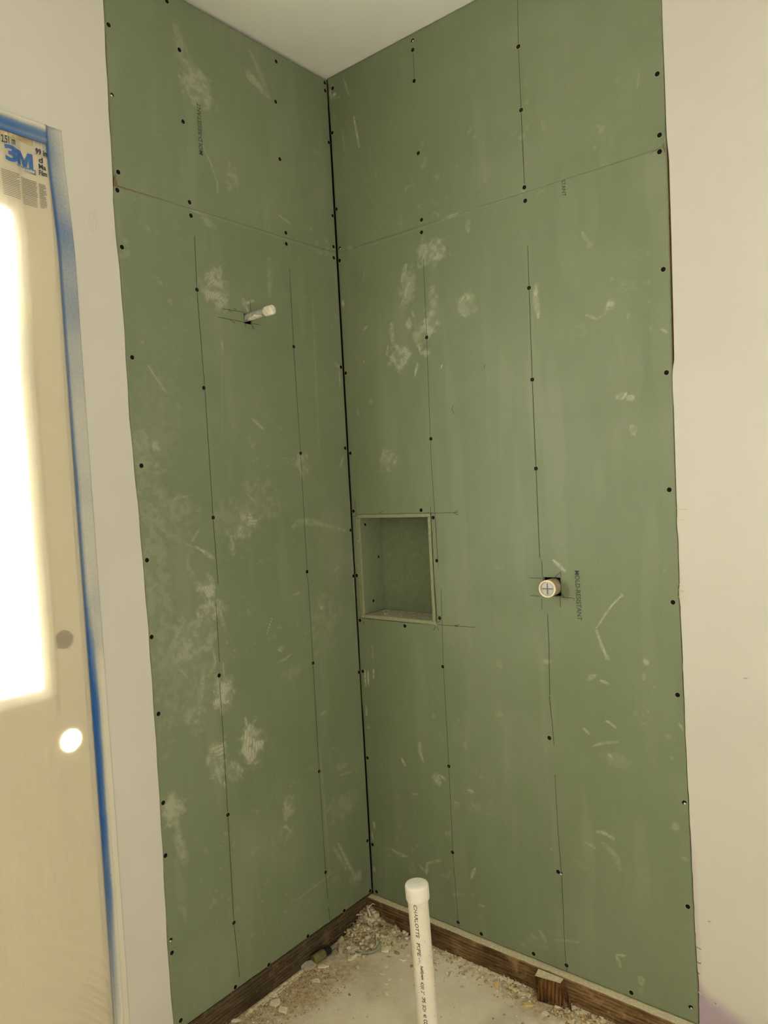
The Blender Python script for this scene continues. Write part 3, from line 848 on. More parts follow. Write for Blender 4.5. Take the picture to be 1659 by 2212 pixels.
def board(name, to3, u0, u1, z0, z1, smears, seed, parent, left_edge=None, right_edge=None, holes=(), step=0.0036, rag=(0.0006, 0.0006)):
    """a sheet of board: finely divided front face, cut edges 12.7 mm deep, rectangular cut-outs"""
    hu = [h[0] for h in holes] + [h[1] for h in holes]
    hz = [h[2] for h in holes] + [h[3] for h in holes]
    us, zs = axis_lines(u0, u1, step, hu), axis_lines(z0, z1, step, hz)
    nu, nz = len(us), len(zs)
    U, Z = np.meshgrid(us, zs, indexing='ij')
    if left_edge is not None:
        U = U + (left_edge(Z) - u0) * np.clip(1 - (U - u0) / 0.02, 0, 1)
    if right_edge is not None:
        U = U + (right_edge(Z) - u1) * np.clip(1 - (u1 - U) / 0.02, 0, 1)
    jag = (fbm(U, Z, 60, seed + 5, 3) - 0.5)
    Z = Z + jag * 2 * rag[0] * (Z == z0) + jag * 2 * rag[1] * (Z == z1)
    dep = 0.0005 * (fbm(U, Z, 1.3, seed + 3, 2) - 0.5)
    keep = np.ones((nu - 1, nz - 1), bool)
    cu, cz = (us[:-1] + us[1:]) / 2, (zs[:-1] + zs[1:]) / 2
    for h in holes:
        keep &= ~(((cu > h[0]) & (cu < h[1]))[:, None] & ((cz > h[2]) & (cz < h[3]))[None, :])
    P = to3(U, Z, dep)
    front = np.stack([np.broadcast_to(p, U.shape) for p in P], -1).reshape(-1, 3)
    P = to3(U, Z, -BOARD_T)
    back = np.stack([np.broadcast_to(p, U.shape) for p in P], -1).reshape(-1, 3)
    N = nu * nz
    ii, jj = np.nonzero(keep)
    q = ii * nz + jj
    ff = np.stack([q, q + nz, q + nz + 1, q + 1], -1)
    sides = []
    pad = np.pad(keep, 1)
    c = pad[1:-1, 1:-1]
    for nb, e in ((pad[:-2, 1:-1], (0, 1)), (pad[2:, 1:-1], (nz + 1, nz)), (pad[1:-1, :-2], (nz, 0)), (pad[1:-1, 2:], (1, nz + 1))):
        a, b = np.nonzero(c & ~nb)
        g = a * nz + b
        sides.append(np.stack([g + e[0], g + e[1], g + e[1] + N, g + e[0] + N], -1))
    sides = np.concatenate(sides)
    fs = np.concatenate([ff, sides])
    fm = np.concatenate([np.zeros(len(ff)), np.ones(len(sides))])
    co = np.concatenate([front, back])
    used = np.unique(fs)
    remap = np.full(len(co), -1)
    remap[used] = np.arange(len(used))
    dust = np.concatenate([dust_mask(U, Z, smears, seed).reshape(-1), np.zeros(N)])[used]
    if to3 is R3:
        fs = fs
    o = np_mesh(name, co[used], remap[fs], [GREEN, GREEN_WORN], parent, False, fm)
    a = o.data.attributes.new('dust', 'FLOAT', 'POINT')
    a.data.foreach_set('value', np.ascontiguousarray(dust, dtype=np.float32))
    return o


# screw: sunken black head in a small pressed dimple, built once per wall orientation
def screw_mesh(to3):
    b = MB()
    seg = 12
    prof = [(0.0086, 0.0003, 0), (0.0078, 0.0009, 0), (0.0068, 0.0008, 0), (0.0064, 0.0005, 1), (0.0040, 0.0003, 1), (0.0014, 0.00025, 1)]
    rows = []
    vs = []
    for r, h, _ in prof:
        rows.append(len(vs))
        for i in range(seg):
            t = 2 * math.pi * i / seg
            vs.append(to3(r * math.cos(t), r * math.sin(t), h))
    b.add(vs, [], 0)
    for j in range(len(prof) - 1):
        for i in range(seg):
            i2 = (i + 1) % seg
            b.f.append((rows[j] + i, rows[j] + i2, rows[j + 1] + i2, rows[j + 1] + i))
            b.m.append(1 if j >= 2 else 0)
    b.f.append(tuple(rows[-1] + i for i in range(seg)))
    b.m.append(1)
    me_o = b.build('screw', [GREEN_WORN, BLACK])
    me = me_o.data
    bpy.data.objects.remove(me_o)
    return me


def hole_mesh(to3):
    """a nail pull: small torn hole with a crumb of white core"""
    b = MB()
    seg = 9
    vs = [to3(0, 0, 0.0004)]
    for i in range(seg):
        t = 2 * math.pi * i / seg
        r = 0.0062 * (0.8 + 0.4 * random.random())
        vs.append(to3(r * math.cos(t), r * math.sin(t), 0.0003))
    b.add(vs, [(0, 1 + i, 1 + (i + 1) % seg) for i in range(seg)], 0)
    vs = []
    for i in range(6):
        t = 2 * math.pi * i / 6
        vs.append(to3(0.0020 + 0.0034 * math.cos(t), -0.0030 + 0.0028 * math.sin(t), 0.0008))
    vs.append(to3(0.0020, -0.0030, 0.0026))
    b.add(vs, [(i, (i + 1) % 6, 6) for i in range(6)], 1)
    me_o = b.build('screw_hole', [BLACK, PUTTY])
    me = me_o.data
    bpy.data.objects.remove(me_o)
    return me


def put_many(name, me, pts, to3, parent, d=0.0):
    for u, z in pts:
        o = bpy.data.objects.new(name, me)
        o.location = to3(u, z, d)
        o.parent = parent
        COL.objects.link(o)


def strip(name, pts, width, to3, parent, mat, d=0.0009):
    """thin flat line drawn on a wall, following a polyline"""
    b = MB()
    vs = []
    n = len(pts)
    for i, (u, z) in enumerate(pts):
        a, c = pts[max(0, i - 1)], pts[min(n - 1, i + 1)]
        dx, dz = c[0] - a[0], c[1] - a[1]
        L = math.hypot(dx, dz) or 1
        px, pz = -dz / L * width / 2, dx / L * width / 2
        vs += [to3(u + px, z + pz, d), to3(u - px, z - pz, d)]
    b.add(vs, [(2 * i, 2 * i + 1, 2 * i + 3, 2 * i + 2) for i in range(n - 1)])
    return b.build(name, mat, parent)


def wall_text(name, s, size, origin, direction, to3, parent, mat, height_dir, length=None, bold=0.0, shear=0.0, d=0.0009, mapper=None):
    vs, fs, (x0, x1, y0, y1) = text_mesh(s, size, bold, shear)
    k = (length / (x1 - x0)) if length else 1.0
    out = []
    for x, y, _ in vs:
        a, b2 = (x - x0) * k, (y - y0)
        u = origin[0] + direction[0] * a + height_dir[0] * b2
        z = origin[1] + direction[1] * a + height_dir[1] * b2
        out.append(mapper(u, z) if mapper else to3(u, z, d))
    return obj(name, out, fs, mat, parent)


# ---- left wall: painted board, glazed door opening, green boards, studs, plate
DOOR_Y0, DOOR_Y1, DOOR_H = 1.1145, 2.0425, 2.587         # opening along the left wall (u = -y)
mb = MB()
cream_edge = [(float(EDGE_L(z)) + 0.0062 + 0.0008 * math.sin(z * 37), float(z)) for z in np.linspace(0.0, CEIL, 80)]
outer = [(u, z) for u, z in cream_edge] + [(3.5, CEIL), (3.5, 0.0), (DOOR_Y1, 0.0), (DOOR_Y1, DOOR_H), (DOOR_Y0, DOOR_H), (DOOR_Y0, 0.0)]
plate(mb, outer, [], lambda u, v, d: (0.0035 - d, -u, v), 0.15)
wall_left = tag(fix_normals(mb.build('wall_left', PAINT)), kind='structure')

mb = MB()
mb.box((-0.17, -1.0, 0.0), (-0.135, 0.18, CEIL))
mb.build('sheathing', CARD, wall_left)
mb = MB()
mb.box((-0.1017, -0.955, 0.09), (-0.0137, -0.905, CEIL))
mb.build('stud', STUD, wall_left)
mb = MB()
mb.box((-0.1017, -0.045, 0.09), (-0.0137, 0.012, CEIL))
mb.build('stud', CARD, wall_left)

left_low = board('green_board', L3, 0.0025, 0.9169, 0.095, JOINT - 0.0002, SMEARS_LEFT, 101, wall_left,
                 right_edge=EDGE_L, holes=[(0.4385, 0.4775, 2.2415, 2.2755)], rag=(0.0016, 0.0))
left_up = board('green_board', L3, 0.0025, 0.9169, JOINT + 0.0003, CEIL - 0.011, SMEARS_LEFT, 131, wall_left,
                right_edge=lambda z: EDGE_L(z) - 0.004 * sstep(2.62, 2.575, z) - 0.0016, rag=(0.0, 0.0003))
SL, HLm = screw_mesh(L3), hole_mesh(L3)
put_many('screw', SL, SCREWS_LEFT_UP, L3, left_up, 0.0003)
put_many('screw', SL, SCREWS_LEFT_LOW, L3, left_low, 0.0003)
put_many('screw_hole', HLm, HOLES_LEFT_UP, L3, left_up)
put_many('screw_hole', HLm, HOLES_LEFT_LOW, L3, left_low)
for p in PENCIL_LEFT:
    strip('pencil_line', p, 0.0018, L3, left_low, PENCIL)
t = wall_text('printed_lettering', 'MOLD-RESISTANT', 0.021, (0.6055, 2.748), (-0.02, 1.0), L3, left_up, INK, (1.0, 0.0), 0.160, 0.0003, 0.0, mapper=lambda u, z: L3(u, z, 0.0009))
# torn paper strip along the joint of the left boards, ragged towards the painted wall
mb = MB()
pv = []
N = 26
for i in range(N + 1):
    u = 0.926 - 0.16 * i / N
    w = 0.0026 * (1 - i / N) ** 1.6 + 0.0003
    zc = JOINT + 0.0004 + 0.0012 * math.sin(i * 1.7) * (1 - i / N)
    pv += [L3(u, zc + w * (0.6 + 0.5 * random.random()), 0.0012), L3(u, zc - w * (0.6 + 0.5 * random.random()), 0.0010)]
mb.add(pv, [(2 * i, 2 * i + 1, 2 * i + 3, 2 * i + 2) for i in range(N)])
mb.add([L3(0.929, JOINT - 0.004, 0.0016), L3(0.918, JOINT + 0.001, 0.0030), L3(0.916, JOINT + 0.012, 0.0016), L3(0.920, JOINT + 0.034, 0.0012), L3(0.9255, JOINT + 0.012, 0.0010)],
       [(0, 1, 2, 3, 4)])
mb.build('torn_paper', TORN, wall_left)
# dusty bottom plate under the left boards
mb = MB()
mb.box((-0.095, -1.0, 0.0), (-0.0045, -0.0, 0.0885), 0)
mb.build('bottom_plate', WOOD_L, wall_left)
# ---- shallow sliver of light cut edge along the foot of the left boards
# ---- right wall: sprayed board, green boards, niche, plate
mb = MB()
zs = np.linspace(0.0, CEIL, 150)
seam = []
for z in zs:
    g = 0.0030 + 0.0045 * float(sstep(1.96, 1.99, z) * sstep(2.60, 2.52, z)) - 0.0012 * float(sstep(2.7, 2.9, z)) - 0.0016 * float(sstep(1.85, 1.9, z) * sstep(1.96, 1.95, z))
    g += 0.0016 * (random.random() - 0.3) * float(sstep(1.75, 1.4, z))
    seam.append((float(EDGE_R(z)) + max(0.0012, g), float(z)))
nx = [0.0, 0.004, 0.01, 0.02, 0.035, 0.055, 0.08, 0.11, 0.15, 0.2, 0.26, 0.34, 0.45, 0.7, 1.2, 2.27]
co, fs = [], []
for (u, z) in seam:
    for d in nx:
        co.append((u + d if d < 2 else 3.5, 0.0, z))
K = len(nx)
for i in range(len(seam) - 1):
    for j in range(K - 1):
        fs.append((i * K + j, i * K + j + 1, (i + 1) * K + j + 1, (i + 1) * K + j))
nb = len(co)
for (u, z) in seam:
    co.append((u, 0.0127, z))
for i in range(len(seam) - 1):
    fs.append((i * K, (i + 1) * K, nb + i + 1, nb + i))
wall_right = obj('wall_right', co, fs, PAINT_RIGHT)
a = wall_right.data.attributes.new('bare', 'FLOAT', 'POINT')
X = np.array([c[0] for c in co])
Z = np.array([c[2] for c in co])
dx = X - EDGE_R(Z)
bare = 0.95 * sstep(0.02, -0.06, Z - (0.215 - 0.40 * dx)) + 0.45 * sstep(0.030, 0.004, dx) * sstep(0.72, 0.55, Z) * sstep(0.05, 0.3, Z)
bare = np.maximum(bare, 0.35 * sstep(0.022, 0.0, dx) * sstep(1.62, 1.58, Z) * sstep(1.28, 1.33, Z))
a.data.foreach_set('value', bare.astype(np.float32))
tag(wall_right, kind='structure')
mb = MB()
mb.box((-0.17, 0.16, 0.0), (3.6, 0.19, CEIL))
mb.build('sheathing', CARD, wall_right)
mb = MB()
mb.box((1.200, 0.0137, 0.02), (1.240, 0.1017, CEIL))
mb.build('stud', STUD, wall_right)
mb = MB()
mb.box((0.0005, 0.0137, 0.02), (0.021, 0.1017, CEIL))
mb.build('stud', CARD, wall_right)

NX0, NX1, NZ0, NZ1 = 0.0270, 0.3745, 1.1770, 1.5745        # niche cut-out
DX0, DX1, DZ0, DZ1 = 0.7985, 0.8575, 1.3050, 1.3640        # drain cut-out
right_low = board('green_board', R3, 0.010, 1.2200, 0.0855, JOINT - 0.0001, SMEARS_RIGHT, 201, wall_right,
                  left_edge=GAP, right_edge=EDGE_R, holes=[(NX0, NX1, NZ0, NZ1), (DX0, DX1, DZ0, DZ1)], rag=(0.0018, 0.0))
right_up = board('green_board', R3, 0.010, 1.2200, JOINT + 0.0002, CEIL - 0.003, SMEARS_RIGHT, 231, wall_right,
                 left_edge=GAP, right_edge=EDGE_R, rag=(0.0, 0.0003))
SR, HRm = screw_mesh(R3), hole_mesh(R3)
put_many('screw', SR, SCREWS_RIGHT_UP, R3, right_up, 0.0003)
put_many('screw', SR, SCREWS_RIGHT_LOW, R3, right_low, 0.0003)
put_many('screw_hole', HRm, HOLES_RIGHT_UP, R3, right_up)
put_many('screw_hole', HRm, HOLES_RIGHT_LOW, R3, right_low)
for p in PENCIL_RIGHT:
    hi = p[0][1] > JOINT
    strip('pencil_line', [(u, min(z, CEIL - 0.01)) for u, z in p], 0.0017, R3, right_up if hi else right_low, PENCIL)
wall_text('printed_lettering', 'MOLD-RESISTANT', 0.0215, (0.9065, 1.3885), (0.012, -1.0), R3, right_low, INK, (1.0, 0.0), 0.154, 0.0003, mapper=lambda u, z: R3(u, z, 0.0009))
wall_text('printed_lettering', 'STANT', 0.0170, (0.9195, 2.5680), (0.012, -1.0), R3, right_low, INK, (1.0, 0.0), 0.049, 0.0003, mapper=lambda u, z: R3(u, z, 0.0009))
# torn paper at the joint by the painted wall, and paper burrs along the cut
strip('torn_paper', [(1.2275, JOINT + 0.008), (1.2225, JOINT + 0.010), (1.2255, JOINT - 0.016)], 0.0035, R3, wall_right, TORN, 0.0014)
strip('torn_paper', [(1.186, JOINT - 0.008), (1.200, JOINT - 0.002), (1.222, JOINT + 0.006)], 0.0016, R3, wall_right, TORN, 0.0012)
for z, ln, mt in ((1.575, 0.030, GYPSUM), (1.545, 0.022, GYPSUM), (1.36, 0.012, GYPSUM), (1.345, 0.016, GYPSUM), (1.325, 0.020, GYPSUM), (0.363, 0.012, GYPSUM), (0.318, 0.016, TORN), (0.276, 0.013, TORN), (0.245, 0.007, TORN), (0.186, 0.009, GYPSUM)):
    u = float(EDGE_R(z)) + 0.002
    strip('paper_burr', [(u, z), (u + ln * 0.5, z - 0.001 - 0.004 * random.random()), (u + ln, z - 0.002 - 0.004 * random.random())], 0.0022 + 0.002 * random.random(), R3, wall_right, mt, 0.0022)

# niche lined with board offcuts, each offcut a piece of its own
ND = 0.122
niche = empty('niche', (0, 0, 0))
niche.parent = wall_right
T = BOARD_T


def piece(name, lo, hi, parent, mats=(GREEN_PLAIN, GREEN_WORN), front=True):
    b = MB()
    x0, y0, z0 = lo
    x1, y1, z1 = hi
    b.box(lo, hi, 0)
    o = b.build(name, list(mats), parent)
    for p in o.data.polygons:                      # the face towards the room is the raw cut edge
        if p.normal.y < -0.9 and front:
            p.material_index = 1
    bev = o.modifiers.new('bevel', 'BEVEL')
    bev.width = 0.0008
    bev.segments = 1
    return o


piece('niche_back', (NX0 + 0.001, ND, NZ0 + 0.001), (NX1 - 0.001, ND + T, NZ1 - 0.001), niche, front=False)
piece('niche_side', (NX0 + 0.003, -0.001, NZ0 + T + 0.002), (NX0 + 0.003 + T, ND - 0.0008, NZ1 - T - 0.002), niche)
piece('niche_side', (NX1 - T - 0.002, -0.0015, NZ0 + T + 0.002), (NX1 - 0.002, ND - 0.0008, NZ1 - T - 0.002), niche)
piece('niche_head', (NX0 + 0.003, -0.001, NZ1 - T - 0.001), (NX1 - 0.002, ND - 0.0008, NZ1 - 0.001), niche)
sill = piece('niche_sill', (NX0 + 0.003, -0.003, NZ0 + 0.001), (NX1 - 0.002, ND - 0.0014, NZ0 + 0.001 + T), niche, (simple('dusty_board_sill', (158, 156, 128), 0.95, 0.22, 45, 0.15), GREEN_WORN))
# dust lying on the niche sill
mb = MB()
for i in range(60):
    x, y = random.uniform(NX0 + 0.02, NX1 - 0.02), random.uniform(0.004, ND - 0.006)
    s = random.uniform(0.0008, 0.0032) * (1.8 if random.random() < 0.08 else 1)
    z = NZ0 + 0.001 + T
    mb.add([(x - s, y - s * 0.7, z), (x + s, y - s, z), (x + s * .7, y + s, z), (x - s * .6, y + s * .8, z), (x, y, z + s * 0.8)], [(0, 1, 4), (1, 2, 4), (2, 3, 4), (3, 0, 4)])
tag(mb.build('plaster_dust', DUST, niche), kind='stuff')
mb = MB()
for (u, z) in ((0.0286, NZ1 - 0.004), (0.0286, NZ0 + 0.006), (0.3725, NZ0 + 0.002), (0.0290, 1.47)):
    for k in range(5):
        a, r = random.uniform(0, 6.28), random.uniform(0.002, 0.007)
        mb.add([R3(u, z, 0.004), R3(u + r * math.cos(a), z + r * math.sin(a), 0.002), R3(u + r * math.cos(a + 0.7), z + r * math.sin(a + 0.7), 0.0025)], [(0, 1, 2)])
mb.build('torn_corner_paper', simple('torn_tan_paper', (196, 160, 112), 0.95, 0.2, 200), niche)
# screws driven into the side of the niche
seg_o = MB()
side_me = None
b = MB()
b.lathe([(0.0076, 0.0), (0.0068, 0.0006), (0.0060, 0.0005)], (0, 0, 0), (1, 0, 0), 12, 0)
b.lathe([(0.0060, 0.0005), (0.0020, 0.0002), (0.0001, 0.0002)], (0, 0, 0), (1, 0, 0), 12, 1)
tmp = b.build('screw', [GREEN_WORN, BLACK])
side_me = tmp.data
bpy.data.objects.remove(tmp)
for y, z in ((0.028, 1.534), (0.098, 1.402), (0.052, 1.236)):
    o = bpy.data.objects.new('screw', side_me)
    o.location = (NX0 + 0.003 + T, y, z)
    o.parent = niche
    COL.objects.link(o)

# right bottom plate, standing proud of the boards, with plaster dust on its top
mb = MB()
n = 70
top, prof = [], []
for i in range(n + 1):
    x = -0.004 + 1.29 * i / n
    yf = -0.0255 + 0.0016 * math.sin(x * 9) + 0.0012 * (random.random() - 0.5)
    zt = 0.0835 - 0.002 * x + 0.0012 * (random.random() - 0.5)
    top.append((x, yf, zt))
vs = []
for (x, yf, zt) in top:
    vs += [(x, 0.090, zt), (x, 0.012, zt + 0.0005), (x, -0.010, zt), (x, yf, zt - 0.0008), (x, yf - 0.0012, zt - 0.003), (x, yf - 0.0005 + 0.0010 * random.random(), zt * 0.5), (x, yf, -0.01)]
fs_top, fs_side = [], []
for i in range(n):
    for j in range(6):
        (fs_top if j < 3 else fs_side).append((i * 7 + j, (i + 1) * 7 + j, (i + 1) * 7 + j + 1, i * 7 + j + 1))
mb.add(vs, fs_side, 0)
mb.f += fs_top
mb.m += [1] * len(fs_top)
mb.build('bottom_plate', [WOOD_R, DUST], wall_right)

strip('scuff', [(1.3775, 1.1135), (1.3820, 1.1125), (1.3880, 1.1130)], 0.0012, R3, wall_right, PENCIL, 0.0006)
for u, z in ((1.2665, 0.4035), (1.2745, 0.1690)):
    strip('nail_dimple', [(u - 0.003, z + 0.001), (u, z - 0.001), (u + 0.002, z)], 0.0020, R3, wall_right, SPECK, 0.0006)
    strip('nail_dimple', [(u + 0.006 * math.cos(a_), z + 0.004 * math.sin(a_)) for a_ in np.linspace(0.5, 5.5, 12)], 0.0010, R3, wall_right, GYPSUM, 0.0006)
FAINT = simple('faint_pencil', (196, 188, 162), 0.9, 0.1, 200)
strip('pencil_mark', [(1.003 + 0.011 * math.cos(a_), 2.447 + 0.026 * math.sin(a_)) for a_ in np.linspace(0.4, 6.3, 24)], 0.0012, L3, wall_left, FAINT, 0.0042)
strip('pencil_mark', [(1.005, 2.420), (1.001, 2.455), (0.992, 2.486)], 0.0010, L3, wall_left, FAINT, 0.0042)

# ------------------------------------------------------------------ the door behind the film
door = empty('door_1', (0, -1.58, 0))
tag(door, kind='structure')
OFF = Vector((0, 1.58, 0))


def D3(u, v, d):
    return (0.0022 - d, -u + 1.58, v)


def circle(cu, cv, r, n=28):
    return [(cu + r * math.cos(2 * math.pi * i / n), cv + r * math.sin(2 * math.pi * i / n)) for i in range(n)]


GU0, GU1, GZ0, GZ1 = 1.238, 1.925, 1.212, 2.405
mb = MB()
plate(mb, [(1.116, 0.004), (2.041, 0.004), (2.041, 2.585), (1.116, 2.585)],
      [[(GU0 - 0.028, GZ0 - 0.028), (GU1 + 0.028, GZ0 - 0.028), (GU1 + 0.028, GZ1 + 0.028), (GU0 - 0.028, GZ1 + 0.028)], circle(1.1640, 1.3225, 0.0265), circle(1.1660, 1.0545, 0.0285)], D3, 0.044)
slab = fix_normals(mb.build('door_slab', DOOR_PAINT, door))
mb = MB()
lf = 0.034
plate(mb, [(GU0 - lf, GZ0 - lf), (GU1 + lf, GZ0 - lf), (GU1 + lf, GZ1 + lf), (GU0 - lf, GZ1 + lf)],
      [[(GU0, GZ0), (GU1, GZ0), (GU1, GZ1), (GU0, GZ1)]], lambda u, v, d: (0.0085 - d, -u + 1.58, v), 0.009)
frame = fix_normals(mb.build('glass_frame', FRAME_PLASTIC, door))
bev = frame.modifiers.new('bevel', 'BEVEL')
bev.width, bev.segments = 0.005, 3
mb = MB()
mb.box((-0.026, -GU1 + 1.553, GZ0 - 0.027), (-0.020, -GU0 + 1.607, GZ1 + 0.027))
mb.build('glass', GLASS, door)
# stops of the jamb behind the slab
mb = MB()
plate(mb, [(1.09, -0.02), (2.07, -0.02), (2.07, 2.62), (1.09, 2.62)], [[(1.128, 0.02), (2.03, 0.02), (2.03, 2.572), (1.128, 2.572)]],
      lambda u, v, d: (-0.046 - d, -u + 1.58, v), 0.02)
fix_normals(mb.build('door_stop', DOOR_PAINT, door))
# escutcheon left on the outside of the deadbolt bore
mb = MB()
mb.lathe([(0.0001, 0.0), (0.0258, 0.0), (0.0258, 0.006), (0.0001, 0.006)], D3(1.1640, 1.3225, 0.007), (-1, 0, 0), 28)
mb.build('deadbolt_plate', simple('dull_brass', (112, 84, 52), 0.5, 0.15, 60), door)

# ------------------------------------------------------------------ masking film and tape over the door
FY0, FY1 = 1.100, 2.10


def film_x(u, z):
    u, z = np.asarray(u, float), np.asarray(z, float)
    base = 0.0105
    pleat = 0.0030 * (fbm(u, z * 0.06, 16, 3, 3) - 0.5) * 2 + 0.0030 * np.sin(u * 21 + 0.8 * z + 1.0)
    low = sstep(0.60, 0.38, z) * sstep(0.30, 0.03, u - FY0) * sstep(0.0, 0.03, u - FY0)
    fold = (0.0045 + 0.0055 * np.sin((z - 0.95 * (u - FY0)) * 150 + 1.6 * np.sin(u * 17 + z * 9)) * (0.35 + 0.65 * sstep(0.35, 0.65, fbm(u, z, 12, 44, 2)))) * low
    crin = (0.0006 + 0.0016 * sstep(1.15, 0.9, z)) * (fbm(u * 1.0, z * 0.22, 30, 8, 3) - 0.5) * 2
    gather = 0.0018 * np.sin(u * 420 + 5 * np.sin(u * 61)) * sstep(2.598, 2.615, z)
    base = 0.0040 + 0.0080 * sstep(0.085, 0.105, u - FY0) * sstep(1.10, 1.17, z) + 0.0060 * sstep(1.1, 0.8, z) * sstep(0.03, 0.2, u - FY0) + 0.022 * sstep(2.0, 2.35, z) * sstep(2.62, 2.45, z) * sstep(0.05, 0.20, u - FY0)
    pleat = pleat * sstep(0.06, 0.14, u - FY0)
    bulge = 0.012 * sstep(1.0, 0.2, z) * sstep(0.02, 0.25, u - FY0)
    x = base + pleat * 0.8 + fold + crin + gather + bulge
    edge = sstep(0.0, 0.02, u - FY0)
    x = np.where(z > 2.585, np.minimum(x, 0.0115), x)
    low_x = 0.0032 + 0.0066 * sstep(0.090, 0.102, u - FY0) * sstep(1.13, 1.17, z)
    return np.maximum(low_x * edge + 0.0042 * (1 - edge), x * edge + 0.0045 * (1 - edge))


zl = np.concatenate([np.linspace(0.012, 0.6, 130), np.linspace(0.605, 2.45, 180), np.linspace(2.455, 2.632, 40)])
ul = np.concatenate([np.linspace(FY0, 1.46, 170), np.linspace(1.465, FY1, 80)])
film = grid_obj('masking_film', ul, zl, lambda U, V: (film_x(U, V), -U + 0.0022 * np.sin(V * 21) * (U < FY0 + 1e-6), V), FILM)
tag(film, 'translucent plastic masking film hanging over the glazed door beside the green boards', 'masking film')


def film3(u, z, d=0.0018):
    return (float(film_x(u, z)) + d, -u, z)


def film_text(name, s, size, y0, z0, length, mat, bold=0.0, tilt=0.0, shear=0.0):
    return wall_text(name, s, size, (-y0, z0), (-1.0, tilt), None, film, mat, (-shear, 1.0), length, bold, 0.0, mapper=film3)


film_text('printed_lettering', '2,51 m', 0.026, -1.2385, 2.5830, 0.034, INK_DARK, 0.0005, 0.05)
film_text('printed_logo', '3', 0.055, -1.2330, 2.5415, 0.032, INK_BLUE, 0.0022, 0.02)
MU = [(0.0, 0.0), (0.0, 1.0), (0.30, 1.0), (0.50, 0.42), (0.70, 1.0), (1.0, 1.0), (1.0, 0.0), (0.76, 0.0), (0.76, 0.66), (0.60, 0.0), (0.40, 0.0), (0.24, 0.66), (0.24, 0.0)]
MV = [film3(1.2035 - 0.0445 * p[0], 2.5420 + 0.0375 * p[1] + 0.0010 * p[0]) for p in MU]
obj('printed_logo', MV, [tuple(t_) for t_ in tessellate_polygon([[Vector((p[0], p[1], 0)) for p in MU]])], INK_BLUE, film)
film_text('printed_lettering', '99 in', 0.020, -1.1500, 2.5860, 0.030, INK_DARK, 0.0005, 0.0)
film_text('printed_lettering', 'd', 0.020, -1.1430, 2.5660, 0.011, INK_DARK, 0.0005)
film_text('printed_lettering', 'Ma', 0.018, -1.1440, 2.5495, 0.019, INK_DARK, 0.0005)
film_text('printed_lettering', 'Film', 0.018, -1.1445, 2.5335, 0.021, INK_DARK, 0.0005)


def film_quad(name, pts, mat, d=0.0015, n=6):
    """a printed or shade-tinted patch given by its left and right edges (u, z top, z bottom)"""
    b = MB()
    (ua, ta, ba), (ub, tb, bb) = pts
    vs = []
    for i in range(n + 1):
        t = i / n
        u = ua + (ub - ua) * t
        vs += [film3(u, ta + (tb - ta) * t, d), film3(u, ba + (bb - ba) * t, d)]
    b.add(vs, [(2 * i, 2 * i + 1, 2 * i + 3, 2 * i + 2) for i in range(n)])
    return b.build(name, mat, film)


film_quad('folded_film_shade', ((1.2600, 2.6200, 2.6070), (1.1560, 2.6180, 2.6040)), simple('tan_fold_shade', (196, 172, 128), 0.6, 0.2, 90), 0.0010, 60)  # folded film under the tape, shade of the gather put into its tan
film_quad('printed_banner', ((1.2060, 2.5400, 2.5385), (1.1530, 2.5430, 2.5290)), INK_GREY, 0.0017)
film_text('printed_lettering', 'hand-masker', 0.012, -1.1975, 2.5315, 0.042, INK_PALE, 0.0004, 0.02).location.x += 0.0008
# columns of fine print
for (ua, ub, zt, zb, nl) in ((1.2500, 1.2015, 2.5150, 2.4530, 15), (1.1970, 1.1525, 2.5120, 2.4480, 16), (1.1475, 1.1275, 2.5100, 2.4500, 16)):
    b = MB()
    for i in range(nl):
        z = zt - (zt - zb) * i / (nl - 1) - 0.0006
        e = ub + (random.uniform(0.0, 0.010) if i % 4 == 3 else random.uniform(0, 0.003))
        hgt = 0.0013 if i < nl * 0.6 else 0.0010
        n = 10
        vs = []
        for k in range(n + 1):
            u = ua + (e - ua) * k / n
            wob = 0.00025 * math.sin(k * 0.7 + i * 0.3)
            vs += [film3(u, z + hgt + wob), film3(u, z - hgt * 0.2 + wob)]
        b.add(vs, [(2 * k, 2 * k + 1, 2 * k + 3, 2 * k + 2) for k in range(n)])
    b.build('fine_print', INK_FINE, film)

TW = 0.047


def tape_paint_v(U, V):
    """how much cream overspray covers the vertical strip: U across (0 = film side), V height"""
    t = U / TW
    n = fbm(U * 0.3 + 2, V, 5, 5, 3) - 0.5
    top = sstep(2.25, 2.66, V)
    base = 0.50 + 0.40 * top * t + 0.35 * sstep(2.2, 1.7, V) * (0.35 + 0.65 * sstep(0.1, 0.45, t))
    blue_core = sstep(1.45, 1.10, V) * sstep(0.15, 0.85, V)
    base = base * (1 - blue_core * sstep(0.62, 0.25, t)) + 0.25 * blue_core * sstep(0.55, 0.8, t)
    base = base + 0.08 * sstep(0.75, 0.30, V)
    inner = sstep(0.22, 0.0, t) * sstep(0.6, 1.0, V)
    base = base - 0.35 * inner
    ridge = 0.22 * np.exp(-((t - 0.55 - 0.05 * np.sin(V * 3)) / 0.05) ** 2)
    return np.clip(base + ridge * sstep(1.9, 1.2, V) + 0.45 * n, 0.0, 1.0)


def tape_x_v(U, V):
    t = U / TW
    return 0.0075 + 0.0022 * np.exp(-((t - 0.5 - 0.06 * np.sin(V * 3)) / 0.06) ** 2) * sstep(1.9, 1.4, V) + 0.0010 * (fbm(U, V, 40, 61, 3) - 0.5) + 0.0035 * sstep(0.25, 0.0, t)


